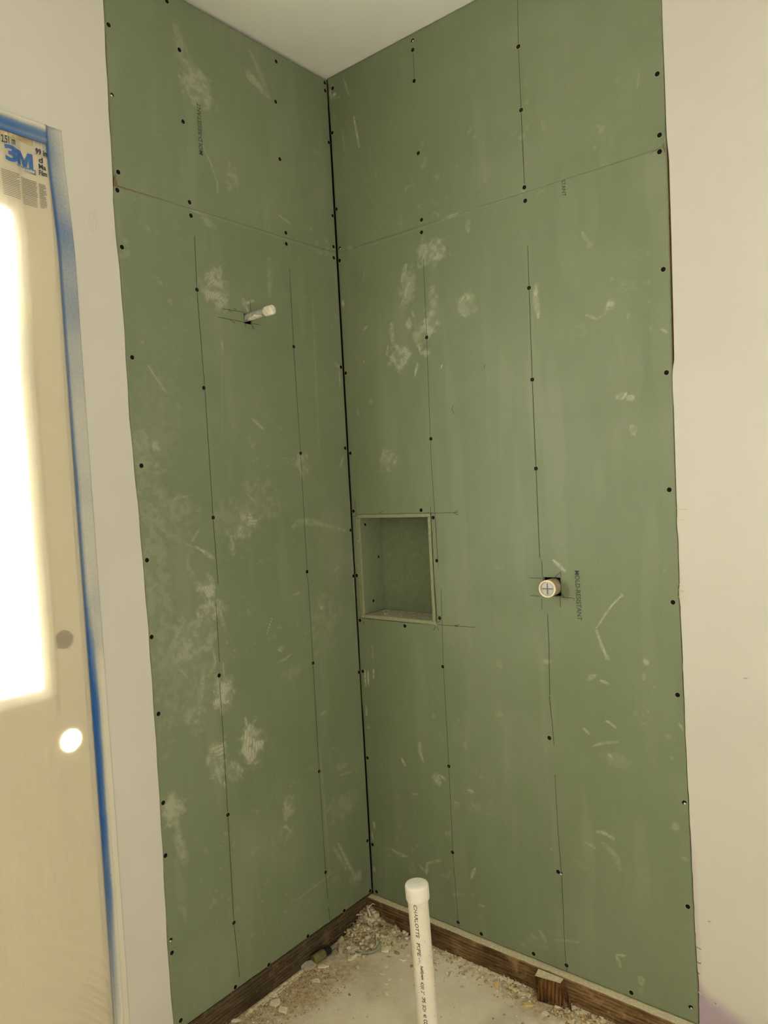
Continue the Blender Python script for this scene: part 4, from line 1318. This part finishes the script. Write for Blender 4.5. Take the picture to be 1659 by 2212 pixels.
tv = grid_obj('painter_tape', np.linspace(0, TW, 22), np.linspace(0.02, 2.668, 340),
              lambda U, V: (tape_x_v(U, V), -1.1060 + U + 0.004 * np.sin(V * 1.9 + 0.6) * 0.6 - 0.003 * sstep(2.3, 2.668, V) * 5.2, V), TAPE, None, ('paint', tape_paint_v))
tag(tv, 'vertical strip of blue painter tape streaked with cream overspray, edging the film', 'tape')


def tape_paint_h(U, V):
    t = V / 0.050
    n = fbm(U, V * 0.6, 9, 15, 3) - 0.5
    return np.clip(0.95 * sstep(0.45, 1.05, t) + 0.25 * np.exp(-((t - 0.22) / 0.09) ** 2) + 0.18 + 0.5 * n, 0, 1)


th = grid_obj('painter_tape', np.linspace(1.122, 2.13, 160), np.linspace(0, 0.050, 22),
              lambda U, V: (0.0140 + 0.0012 * np.exp(-((V - 0.011) / 0.003) ** 2) + 0.0012 * (fbm(U, V, 22, 71, 2) - 0.5), -U, 2.6155 + V), TAPE, None, ('paint', tape_paint_h))
tag(th, 'horizontal strip of blue painter tape holding the top of the film', 'tape')
for o in (tv, th):
    s = o.modifiers.new('thickness', 'SOLIDIFY')
    s.thickness = 0.0006

# ------------------------------------------------------------------ plumbing stubs
# capped shower arm stub
arm = empty('capped_stub_pipe', (0.0, -0.4600, 2.2630))
tag(arm, 'short dirty grey stub pipe with puttied cap sticking out of the square cut-out', 'pipe')
d = Vector((0.104, 0.010, 0.007)).normalized()
st = Vector((-0.075, -0.006, -0.005))
mb = MB()
mb.lathe([(0.0001, 0.0), (0.0122, 0.0), (0.0122, 0.168), (0.0001, 0.168)], st, d, 28)
smooth_by_angle(mb.build('pipe', PIPE_GREY, arm))
mb = MB()
mb.lathe([(0.0124, 0.150), (0.0150, 0.152), (0.0160, 0.158), (0.0160, 0.180), (0.0146, 0.186), (0.0095, 0.189), (0.0001, 0.1895)], st, d, 28)
cap = smooth_by_angle(mb.build('cap', PUTTY, arm), 60)
dm = cap.modifiers.new('lumps', 'DISPLACE')
tx = bpy.data.textures.new('lumps', 'CLOUDS')
tx.noise_scale = 0.008
dm.texture = tx
dm.strength = 0.0022
mb = MB()                                           # smear of white putty along the underside
a = d.orthogonal().normalized()
ax_down = (Vector((0, 0, -1)) - d * d.dot(Vector((0, 0, -1)))).normalized()
ax_side = d.cross(ax_down)
vs = []
ns = 16
for i in range(ns + 1):
    h = 0.080 + 0.062 * i / ns
    half = 0.95 * math.sin(math.pi * (i + 0.5) / (ns + 1)) ** 0.7 * (0.85 + 0.15 * math.sin(i * 0.9))
    for k in range(7):
        t = -0.55 + half * (k / 6 * 2 - 1)
        vs.append(st + d * h + (ax_down * math.cos(t) + ax_side * math.sin(t)) * 0.01265)
mb.add(vs, [(i * 7 + k, i * 7 + k + 1, (i + 1) * 7 + k + 1, (i + 1) * 7 + k) for i in range(ns) for k in range(6)])
mb.build('putty_smear', PUTTY, arm, True)

# capped drain stub with ribbed knock-out plug
dr = empty('capped_drain_stub', (0.8290, 0.0, 1.3345))
tag(dr, 'round drain stub with grey cross-ribbed plug set in the square cut-out beside the lettering', 'pipe')
ax = Vector((0.10, -1.0, 0.015)).normalized()
st = Vector((-0.0075, 0.09, -0.0015))
mb = MB()
mb.lathe([(0.0265, 0.0), (0.0265, 0.1340), (0.0273, 0.1350), (0.0273, 0.1395), (0.0262, 0.1405), (0.0226, 0.1405), (0.0220, 0.1385), (0.0220, 0.1250)], st, ax, 40)
pp = mb.build('pipe', [PIPE_DIRTY, RIM], dr)
for p in pp.data.polygons:
    h = (p.center - st).dot(ax)
    if h > 0.1345:
        p.material_index = 1
smooth_by_angle(pp, 40)
mb = MB()
mb.lathe([(0.0222, 0.1300), (0.0218, 0.1352), (0.0200, 0.1362), (0.0001, 0.1362)], st, ax, 40)
pl = smooth_by_angle(mb.build('plug', PLUG, dr), 40)
hz = ax.cross(Vector((0, 0, 1))).normalized()
vt = hz.cross(ax).normalized()
for dirv, name in ((hz, 'rib'), (vt, 'rib')):
    b = MB()
    sd = ax.cross(dirv)
    vs = []
    for h in (0.1355, 0.1378):
        for s1, s2 in ((-1, -1), (1, -1), (1, 1), (-1, 1)):
            vs.append(st + ax * h + dirv * 0.0170 * s1 + sd * 0.0016 * s2)
    b.add(vs, [(4, 5, 6, 7), (0, 1, 5, 4), (1, 2, 6, 5), (2, 3, 7, 6), (3, 0, 4, 7)])
    o = fix_normals(b.build(name, simple('rib_grey', (118, 114, 104), 0.6, 0.2, 200), pl))

# white standpipe rising from the slab
sp = empty('white_standpipe', (0.584, -0.437, 0.0))
tag(sp, 'white plastic standpipe with rounded cap and printed lettering rising from the floor', 'pipe')
axp = Vector((-0.0215, -0.0170, 1.0)).normalized()
PR = 0.03015
PL_ = 0.474
mb = MB()
mb.lathe([(0.0001, -0.02), (PR, -0.02), (PR, PL_), (0.0001, PL_)], (0, 0, 0), axp, 64)
smooth_by_angle(mb.build('pipe', PVC, sp))
CR = 0.0352
mb = MB()
mb.lathe([(PR + 0.0002, PL_ - 0.012), (0.0335, PL_ - 0.0122), (0.0350, PL_ - 0.0095), (CR, PL_ - 0.006), (CR + 0.0002, PL_ + 0.0260), (0.0345, PL_ + 0.0310), (0.0325, PL_ + 0.0340), (0.0300, PL_ + 0.0352), (0.0200, PL_ + 0.0362), (0.0001, PL_ + 0.0366)], (0, 0, 0), axp, 64)
capo = smooth_by_angle(mb.build('cap', PVC_CAP, sp), 35)
capo.data.materials.append(SPECK)
strip_dir = Vector((0.5, 0.55, 0)).normalized()
b = MB()
pd = Vector((-strip_dir.y, strip_dir.x, 0))
c0 = axp * (PL_ + 0.0369)
b.add([c0 + strip_dir * 0.016 + pd * 0.0003, c0 - strip_dir * 0.010 + pd * 0.0007, c0 - strip_dir * 0.010 - pd * 0.0003, c0 + strip_dir * 0.016 - pd * 0.0003], [(0, 1, 2, 3)])
b.build('mould_line', simple('mould_line_tan', (190, 174, 140), 0.6, 0.1, 200), capo)
pa = axp.orthogonal().normalized()
to_cam = (Vector((1.8935, -2.1249, 0.5)) - Vector((0.584, -0.437, 0.5)))
to_cam -= axp * to_cam.dot(axp)
to_cam.normalize()
cam_right = axp.cross(to_cam).normalized()


def pipe3(theta, h, r=PR + 0.0003):
    return axp * h + (to_cam * math.cos(theta) + cam_right * math.sin(theta)) * r


def pipe_text(s, size, th0, h0, length, bold=0.0, shear=0.0):
    """lettering running down the pipe; th0 = angle of the letters' foot line"""
    vs, fs, (x0, x1, y0, y1) = text_mesh(s, size, bold, shear)
    k = length / (x1 - x0)
    out = []
    for x, y, _ in vs:
        out.append(pipe3(th0 + (y - y0) / PR, h0 - (x - x0) * k))
    return obj('printed_lettering', out, fs, INK_PIPE, sp)


pipe_text('CHARLOTTE', 0.0142, -0.47, PL_ - 0.0145, 0.098, 0.0002, 0.15)
pipe_text('PIPE', 0.0142, -0.47, PL_ - 0.1270, 0.041, 0.0002, 0.15)
pipe_text('\u00ae  PVC', 0.0070, -0.40, PL_ - 0.1710, 0.018)
pipe_text('heliSyem', 0.0105, -0.34, PL_ - 0.1960, 0.041, 0.0003, 0.2)
pipe_text('4200', 0.0135, -0.39, PL_ - 0.2440, 0.022, 0.0001, 0.2)
pipe_text('2"', 0.0135, -0.39, PL_ - 0.2700, 0.013, 0.0001, 0.2)
pipe_text('IPS', 0.0135, -0.38, PL_ - 0.2890, 0.018, 0.0003, 0.2)
pipe_text('SCH', 0.0135, -0.38, PL_ - 0.3130, 0.021, 0.0003, 0.2)
pipe_text('40', 0.0135, -0.38, PL_ - 0.3400, 0.011, 0.0002, 0.2)
pipe_text('COE', 0.0150, -0.39, PL_ - 0.3570, 0.023, 0.0004, 0.2)
b = MB()
for i in range(60):
    th_, h_, s_ = random.uniform(-1.3, 1.3), PL_ - 0.03 - 0.42 * random.random() ** 0.6, random.uniform(0.0004, 0.0013)
    if h_ < 0.01:
        continue
    e = s_ * random.uniform(1.0, 2.4)
    b.add([pipe3(th_ - s_ / PR, h_), pipe3(th_, h_ - e), pipe3(th_ + s_ / PR, h_), pipe3(th_, h_ + e * 0.8)], [(0, 1, 2, 3)])
tag(b.build('dirt_specks', SPECK, sp), kind='stuff')

# ------------------------------------------------------------------ floor things
block = empty('wood_block', (0.778, -0.045, 0.0))
tag(block, 'short charred wood block standing against the right bottom plate, dust on top', 'wood block')
b = MB()
base = [(-0.046, 0.0155), (0.041, 0.0165), (0.040, -0.004), (-0.042, -0.0175)]
nl = 7
vs = []
for i in range(nl):
    t = i / (nl - 1)
    z = -0.008 + 0.0855 * t
    for k, (x, y) in enumerate(base):
        fl = (1 - t) * 0.008
        vs.append((x + fl * (0.4 if k in (1, 2) else 1.3) + 0.0012 * math.sin(i * 2.1 + k), y - fl * (1.0 if k > 1 else 0) , z + (0.0018 * (1 if k in (0, 1) else -1)) * t))
fs = []
for i in range(nl - 1):
    for k in range(4):
        fs.append((i * 4 + k, i * 4 + (k + 1) % 4, (i + 1) * 4 + (k + 1) % 4, (i + 1) * 4 + k))
b.add(vs, fs, 0)
b.add(vs[-4:], [(0, 1, 2, 3)], 1)
bo = fix_normals(b.build('block_body', [WOOD_B, DUST], block))
bo.data.materials[0] = WOOD_B
# split slivers leaning on its side
for k, (x, y, h, lean) in enumerate(((0.052, -0.004, 0.062, 0.006), (0.062, 0.004, 0.070, 0.010), (0.072, 0.0, 0.05, 0.012))):
    b = MB()
    b.tube([(x, y - 0.006, 0.0), (x - lean * 0.3, y, h * 0.6), (x - lean, y + 0.002, h)], [0.0045, 0.0035, 0.0012], 5, 0, 0.5)
    b.build('splinter', WOOD_B, block)

# olive tube with black end lying along the left plate
tube = empty('olive_tube', (0.0205, -0.312, 0.0))
tag(tube, 'short olive green tube with black end lying along the left bottom plate', 'tube')
b = MB()
dv = Vector((0.10, 1.0, 0.0)).normalized()
b.lathe([(0.0001, -0.042), (0.0140, -0.042), (0.0165, -0.039), (0.0165, 0.008), (0.0001, 0.008)], (0, 0, 0.0165), dv, 24)
smooth_by_angle(b.build('tube_body', simple('olive_plastic', (112, 104, 58), 0.55, 0.3, 60), tube))
b = MB()
b.lathe([(0.0001, 0.0079), (0.0150, 0.008), (0.0150, 0.034), (0.0120, 0.038), (0.0001, 0.038)], (0, 0, 0.0165), dv, 24)
smooth_by_angle(b.build('black_end', simple('black_rubber', (34, 32, 28), 0.5, 0.2, 60), tube))
b = MB()
b.lathe([(0.0060, 0.0375), (0.0055, 0.066), (0.0001, 0.066)], (0, 0, 0.0165), dv, 12)
smooth_by_angle(b.build('thin_tail', simple('dusty_grey_stem', (150, 138, 106), 0.9, 0.2, 60), tube))

# bent pale strip and a curl of white paper near the pile
b = MB()
pts = [(0.106, -0.228, 0.006), (0.120, -0.215, 0.007), (0.135, -0.203, 0.008), (0.149, -0.191, 0.009), (0.159, -0.178, 0.014), (0.163, -0.150, 0.030)]
b.tube(pts, [0.0045, 0.0055, 0.0060, 0.0062, 0.0065, 0.005], 6, 0, 0.45)
tag(b.build('bent_strip', simple('pale_green_strip', (160, 164, 132), 0.6, 0.12, 60), None, True), 'bent pale green strip of scrap lying at the foot of the debris pile', 'scrap strip')
b = MB()
pts = []
for i in range(9):
    t = i / 8
    pts.append((0.042 + 0.003 * math.sin(t * 3), -0.066 - 0.016 * t, 0.034 + 0.046 * t))
b.tube(pts, [0.0050] * 7 + [0.003, 0.001], 8, 0, 0.6)
pts = [(0.042, -0.081, 0.078), (0.044, -0.068, 0.084), (0.046, -0.052, 0.086), (0.048, -0.044, 0.079)]
b.tube(pts, 0.0012, 5)
tag(b.build('paper_curl', simple('white_paper_curl', (232, 224, 200), 0.8, 0.06, 60), None, True), 'white curl of paper standing up out of the debris pile in the corner', 'paper curl')

LAB = ['largest grey mortar chip, against the left bottom plate beside the olive tube', 'pale chip lying just right of the large grey mortar chip',
       'small round pale chip alone on the slab below the bent strip', 'long pale chip nearest the left plate, left of the debris pile', 'ragged pale chip just left of the debris pile tip',
       'broad pale flake at the right foot of the debris pile', 'pointed pale flake on the sawdust by the left plate', 'upright pale flake standing on the sawdust', 'flat pale flake half buried in the sawdust',
       'pale flake at the bottom frame edge by the left plate', 'small pale chip lying at the edge of the sawdust', 'thin pale sliver along the left plate',
       'small pale chip just left of the standpipe', 'tiny pale chip left of the standpipe, right one of a close pair', 'tiny pale chip left of the standpipe, left one of a close pair', 'tiny flat chip above the close pair of chips',
       'lowest pale chip left of the standpipe', 'tiny pale chip under the debris pile', 'cubic yellowish crumb in front of the cracked mortar', 'grey mortar lump next to the cubic yellowish crumb',
       'round yellow foam crumb in front of the wood block', 'white elongated chip in front of the wood block', 'tiny pale chip alone on the slab right of the standpipe', 'broken grey mortar slab left of the wood block',
       'curled pale flake at the right foot of the wood block', 'small chip touching the front of the wood block', 'pale chip behind the standpipe', 'tiny pale crumb alone at the middle of the slab',
       'small pale chip near the right end of the bottom plate', 'thin grey sliver right of the standpipe']
for i, ((c, w, h, kd), lab) in enumerate(zip(CHIPS, LAB)):
    rr = random.Random(50 + i)
    n = rr.randint(5, 7)
    th_ = min(0.007, 0.0025 + 0.09 * min(w, h) * (0.3 + 0.7 * rr.random()))
    if kd != 'c':
        th_ *= 1.7
    b = MB()
    ring = []
    rot0 = rr.uniform(0, 6.28)
    for k in range(n):
        t = 2 * math.pi * (k + rr.uniform(-0.35, 0.35)) / n
        r = 0.5 * rr.uniform(0.5, 1.35)
        # in-plane axes: across the view and along it
        ex, ey = Vector((0.775, 0.632, 0)), Vector((-0.632, 0.775, 0))
        ring.append(ex * (w * r * math.cos(t)) + ey * (h * 0.72 * r * math.sin(t)))
    tilt = Vector((rr.uniform(-0.25, 0.25), rr.uniform(-0.25, 0.25), 0))
    lo = [p + Vector((0, 0, 0.0)) for p in ring]
    hi = [p * rr.uniform(0.93, 1.0) + Vector((0, 0, th_ + max(-0.6 * th_, p.dot(tilt) * 0.5))) for p in ring]
    b.add(lo + hi + [Vector((0, 0, th_ * 1.0))], [tuple(range(n))[::-1]] + [(k, (k + 1) % n, n + (k + 1) % n, n + k) for k in range(n)] + [(n + k, n + (k + 1) % n, 2 * n) for k in range(n)])
    o = b.build('plaster_chip', CHIP[kd])
    o.location = (c[0], c[1], float(floor_z(c[0], c[1])) - 0.0005)
    tag(o, lab, 'plaster chip', 'larger plaster chips on the slab')


# uncountable crumbs
def crumbs(spots, sizes, flat, mat, name, label, cat, fibre=0.0):
    cube = np.array([(-1, -1, -1), (1, -1, -1), (1, 1, -1), (-1, 1, -1), (-1, -1, 1), (1, -1, 1), (1, 1, 1), (-1, 1, 1)], float) * 0.5
    quad = np.array([(0, 3, 2, 1), (0, 1, 5, 4), (1, 2, 6, 5), (2, 3, 7, 6), (3, 0, 4, 7), (4, 5, 6, 7)])
    n = len(spots)
    V = cube[None] * (1 + 0.55 * (rng.random((n, 8, 3)) - 0.5))
    sc = sizes[:, None] * np.stack([0.6 + 0.9 * rng.random(n), 0.5 + 0.6 * rng.random(n), flat * (0.6 + 0.8 * rng.random(n))], -1)
    if fibre:
        fb = rng.random(n) < fibre
        sc[fb] *= np.array([3.2, 0.35, 0.5])
    V = V * sc[:, None, :]
    ang = rng.random(n) * 6.283
    tl = (rng.random(n) - 0.5) * 1.2
    c, s = np.cos(ang), np.sin(ang)
    ct, stt = np.cos(tl), np.sin(tl)
    X = V[..., 0] * ct[:, None] - V[..., 2] * stt[:, None]
    Zz = V[..., 0] * stt[:, None] + V[..., 2] * ct[:, None]
    Y = V[..., 1]
    P = np.stack([X * c[:, None] - Y * s[:, None], X * s[:, None] + Y * c[:, None], Zz], -1)
    P += spots[:, None, :]
    P[..., 2] += (sc[:, 2] * 0.35)[:, None]
    F = (quad[None] + (np.arange(n) * 8)[:, None, None]).reshape(-1, 4)
    o = np_mesh(name, P.reshape(-1, 3), F, mat)
    return tag(o, label, cat, kind='stuff')


# corner pile: mound with crumbs on its flanks
def pile_h(x, y):
    x, y = np.asarray(x), np.asarray(y)
    a = 0.052 * np.exp(-(((x - 0.020) / 0.060) ** 2 + ((y + 0.050) / 0.055) ** 2))
    b2 = 0.036 * np.exp(-(((x - 0.120) / 0.075) ** 2 + ((y + 0.085) / 0.055) ** 2))
    c2 = 0.030 * np.exp(-(((x - 0.055) / 0.08) ** 2 + ((y + 0.120) / 0.06) ** 2))
    return np.maximum(np.maximum(a, b2), c2) + 0.010 * (fbm(x + 1, y + 1, 40, 91, 3) - 0.5) * sstep(0.2, 0.1, np.hypot(x - 0.06, y + 0.08)) - 0.006


pile = grid_obj('debris_pile', np.linspace(-0.004, 0.27, 90), np.linspace(-0.28, -0.027, 84), lambda U, V: (U, V, pile_h(U, V)), DUST)
tag(pile, 'heap of plaster crumbs and torn paper piled in the corner under the boards', 'debris pile', kind='stuff')
n = 1500
x = np.abs(rng.normal(0.03, 0.075, n)) * 1.0
y = -0.028 - np.abs(rng.normal(0.035, 0.065, n))
z = np.maximum(pile_h(x, y), floor_z(x, y)) + 0.0008
ok = (x < 0.30) & (y > -0.32)
crumbs(np.stack([x, y, z], -1)[ok], (0.004 + 0.017 * rng.random(n) ** 3.5)[ok], 0.5, CRUMB, 'pile_crumbs', 'loose pale crumbs, flakes and fibres covering the corner debris pile', 'crumbs', 0.10)
# curled shreds of paper and plaster lying on the pile
rs = random.Random(5)
b = MB()
for i in range(46):
    cx_, cy_ = (rs.gauss(0.115, 0.035), rs.gauss(-0.090, 0.028)) if i < 22 else (abs(rs.gauss(0.05, 0.05)) + 0.012, -0.045 - abs(rs.gauss(0.03, 0.04)))
    cy_ = min(cy_, -0.038)
    cz_ = max(0.0, float(pile_h(cx_, cy_))) + 0.004
    an, ln, cu_ = rs.uniform(0, 6.28), rs.uniform(0.012, 0.034), rs.uniform(-1.2, 1.2)
    pts = []
    for k in range(6):
        t_ = k / 5 - 0.5
        a_ = an + cu_ * t_
        pts.append((cx_ + ln * t_ * math.cos(a_), min(-0.030, cy_ + ln * t_ * math.sin(a_)), cz_ + 0.012 * rs.random() * abs(t_) + 0.003 * rs.random()))
    r_ = rs.uniform(0.0016, 0.0038)
    b.tube(pts, [r_ * 0.6, r_, r_ * 1.1, r_, r_ * 0.9, r_ * 0.4], 5, 0, 0.45)
tag(b.build('paper_shreds', CRUMB), 'curled pale shreds of paper and plaster lying on top of the corner pile', 'shreds', kind='stuff')
# crumbs along the plates and scattered over the slab
sx, sy, sz_ = [], [], []
n = 1100
u = rng.uniform(0.02, 1.0, n)
x1 = np.abs(rng.normal(0, 0.05, n)) + 0.0
sx.append(x1); sy.append(-u); sz_.append(0.0018 + 0.006 * rng.random(n) ** 4)
n = 1400
u = rng.uniform(0.2, 1.35, n)
y1 = -0.030 - np.abs(rng.normal(0, 0.045, n))
sx.append(u); sy.append(y1); sz_.append(0.002 + 0.010 * rng.random(n) ** 4)
n = 800
sx.append(rng.uniform(0.02, 1.3, n)); sy.append(rng.uniform(-1.0, -0.03, n)); sz_.append(0.0012 + 0.0065 * rng.random(n) ** 5)
x, y, s = np.concatenate(sx), np.concatenate(sy), np.concatenate(sz_)
clear = (np.hypot(x - 0.584, y + 0.437) > 0.04) & ~((x < 0.30) & (y > -0.32))
clear &= ~((x > 0.725) & (x < 0.83) & (y > -0.075))
x, y, s = x[clear], y[clear], s[clear]
crumbs(np.stack([x, y, floor_z(x, y)], -1), s, 0.55, CRUMB, 'floor_crumbs', 'fine plaster crumbs scattered along the plates and over the slab', 'crumbs', 0.08)
n = 2600
u = np.concatenate([rng.uniform(0.33, 1.0, 1700), rng.uniform(0.33, 0.60, 900)])
x = np.abs(rng.normal(0.03, 0.075, n))
crumbs(np.stack([x, -u, floor_z(x, -u)], -1), 0.0014 + 0.0040 * rng.random(n) ** 2.5, 0.4, SAWDUST, 'sawdust', 'brown sawdust and wood shavings along the left bottom plate', 'sawdust', 0.3)
n = 700
x = rng.uniform(0.62, 1.3, n)
y = -0.030 - np.abs(rng.normal(0.0, 0.035, n))
clear = ~((x > 0.725) & (x < 0.83) & (y > -0.072))
x, y = x[clear], y[clear]
crumbs(np.stack([x, y, floor_z(x, y)], -1), 0.0025 + 0.008 * rng.random(len(x)) ** 2, 0.5, SAWDUST, 'wood_shavings', 'brown wood shavings and splinters around the wood block and right plate', 'shavings', 0.45)

# ridge of old mortar left on the slab along each plate
def ridge(name, p0, p1, wid, hgt, seed, parent):
    p0, p1 = Vector(p0), Vector(p1)
    dv = (p1 - p0)
    L = dv.length
    dv.normalize()
    nv = Vector((-dv.y, dv.x, 0))
    rr = random.Random(seed)
    n = max(8, int(L / 0.006))
    vs = []
    for i in range(n + 1):
        c = p0 + dv * (L * i / n)
        w = wid * (0.55 + 0.7 * rr.random()) * (0.4 if i in (0, n) else 1)
        h = hgt * (0.4 + 0.8 * rr.random())
        vs += [c - nv * w - Vector((0, 0, 0.003)), c - nv * w * 0.5 + Vector((0, 0, h * 0.8)), c + nv * w * 0.2 + Vector((0, 0, h)), c + nv * w - Vector((0, 0, 0.003))]
    fs = [(i * 4 + j, i * 4 + j + 1, (i + 1) * 4 + j + 1, (i + 1) * 4 + j) for i in range(n) for j in range(3)]
    return obj(name, vs, fs, DUST, parent)


ridge('mortar_ridge', (0.008, -0.395, 0.0), (0.010, -0.66, 0.0), 0.010, 0.008, 3, floor)
ridge('mortar_ridge', (0.020, -0.42, 0.0), (0.020, -0.60, 0.0), 0.006, 0.004, 4, floor)
ridge('mortar_ridge', (0.42, -0.036, 0.0), (0.72, -0.040, 0.0), 0.014, 0.008, 5, floor)
ridge('mortar_ridge', (0.60, -0.070, 0.0), (0.72, -0.062, 0.0), 0.012, 0.007, 6, floor)
ridge('mortar_ridge', (0.87, -0.040, 0.0), (1.25, -0.036, 0.0), 0.010, 0.007, 7, floor)
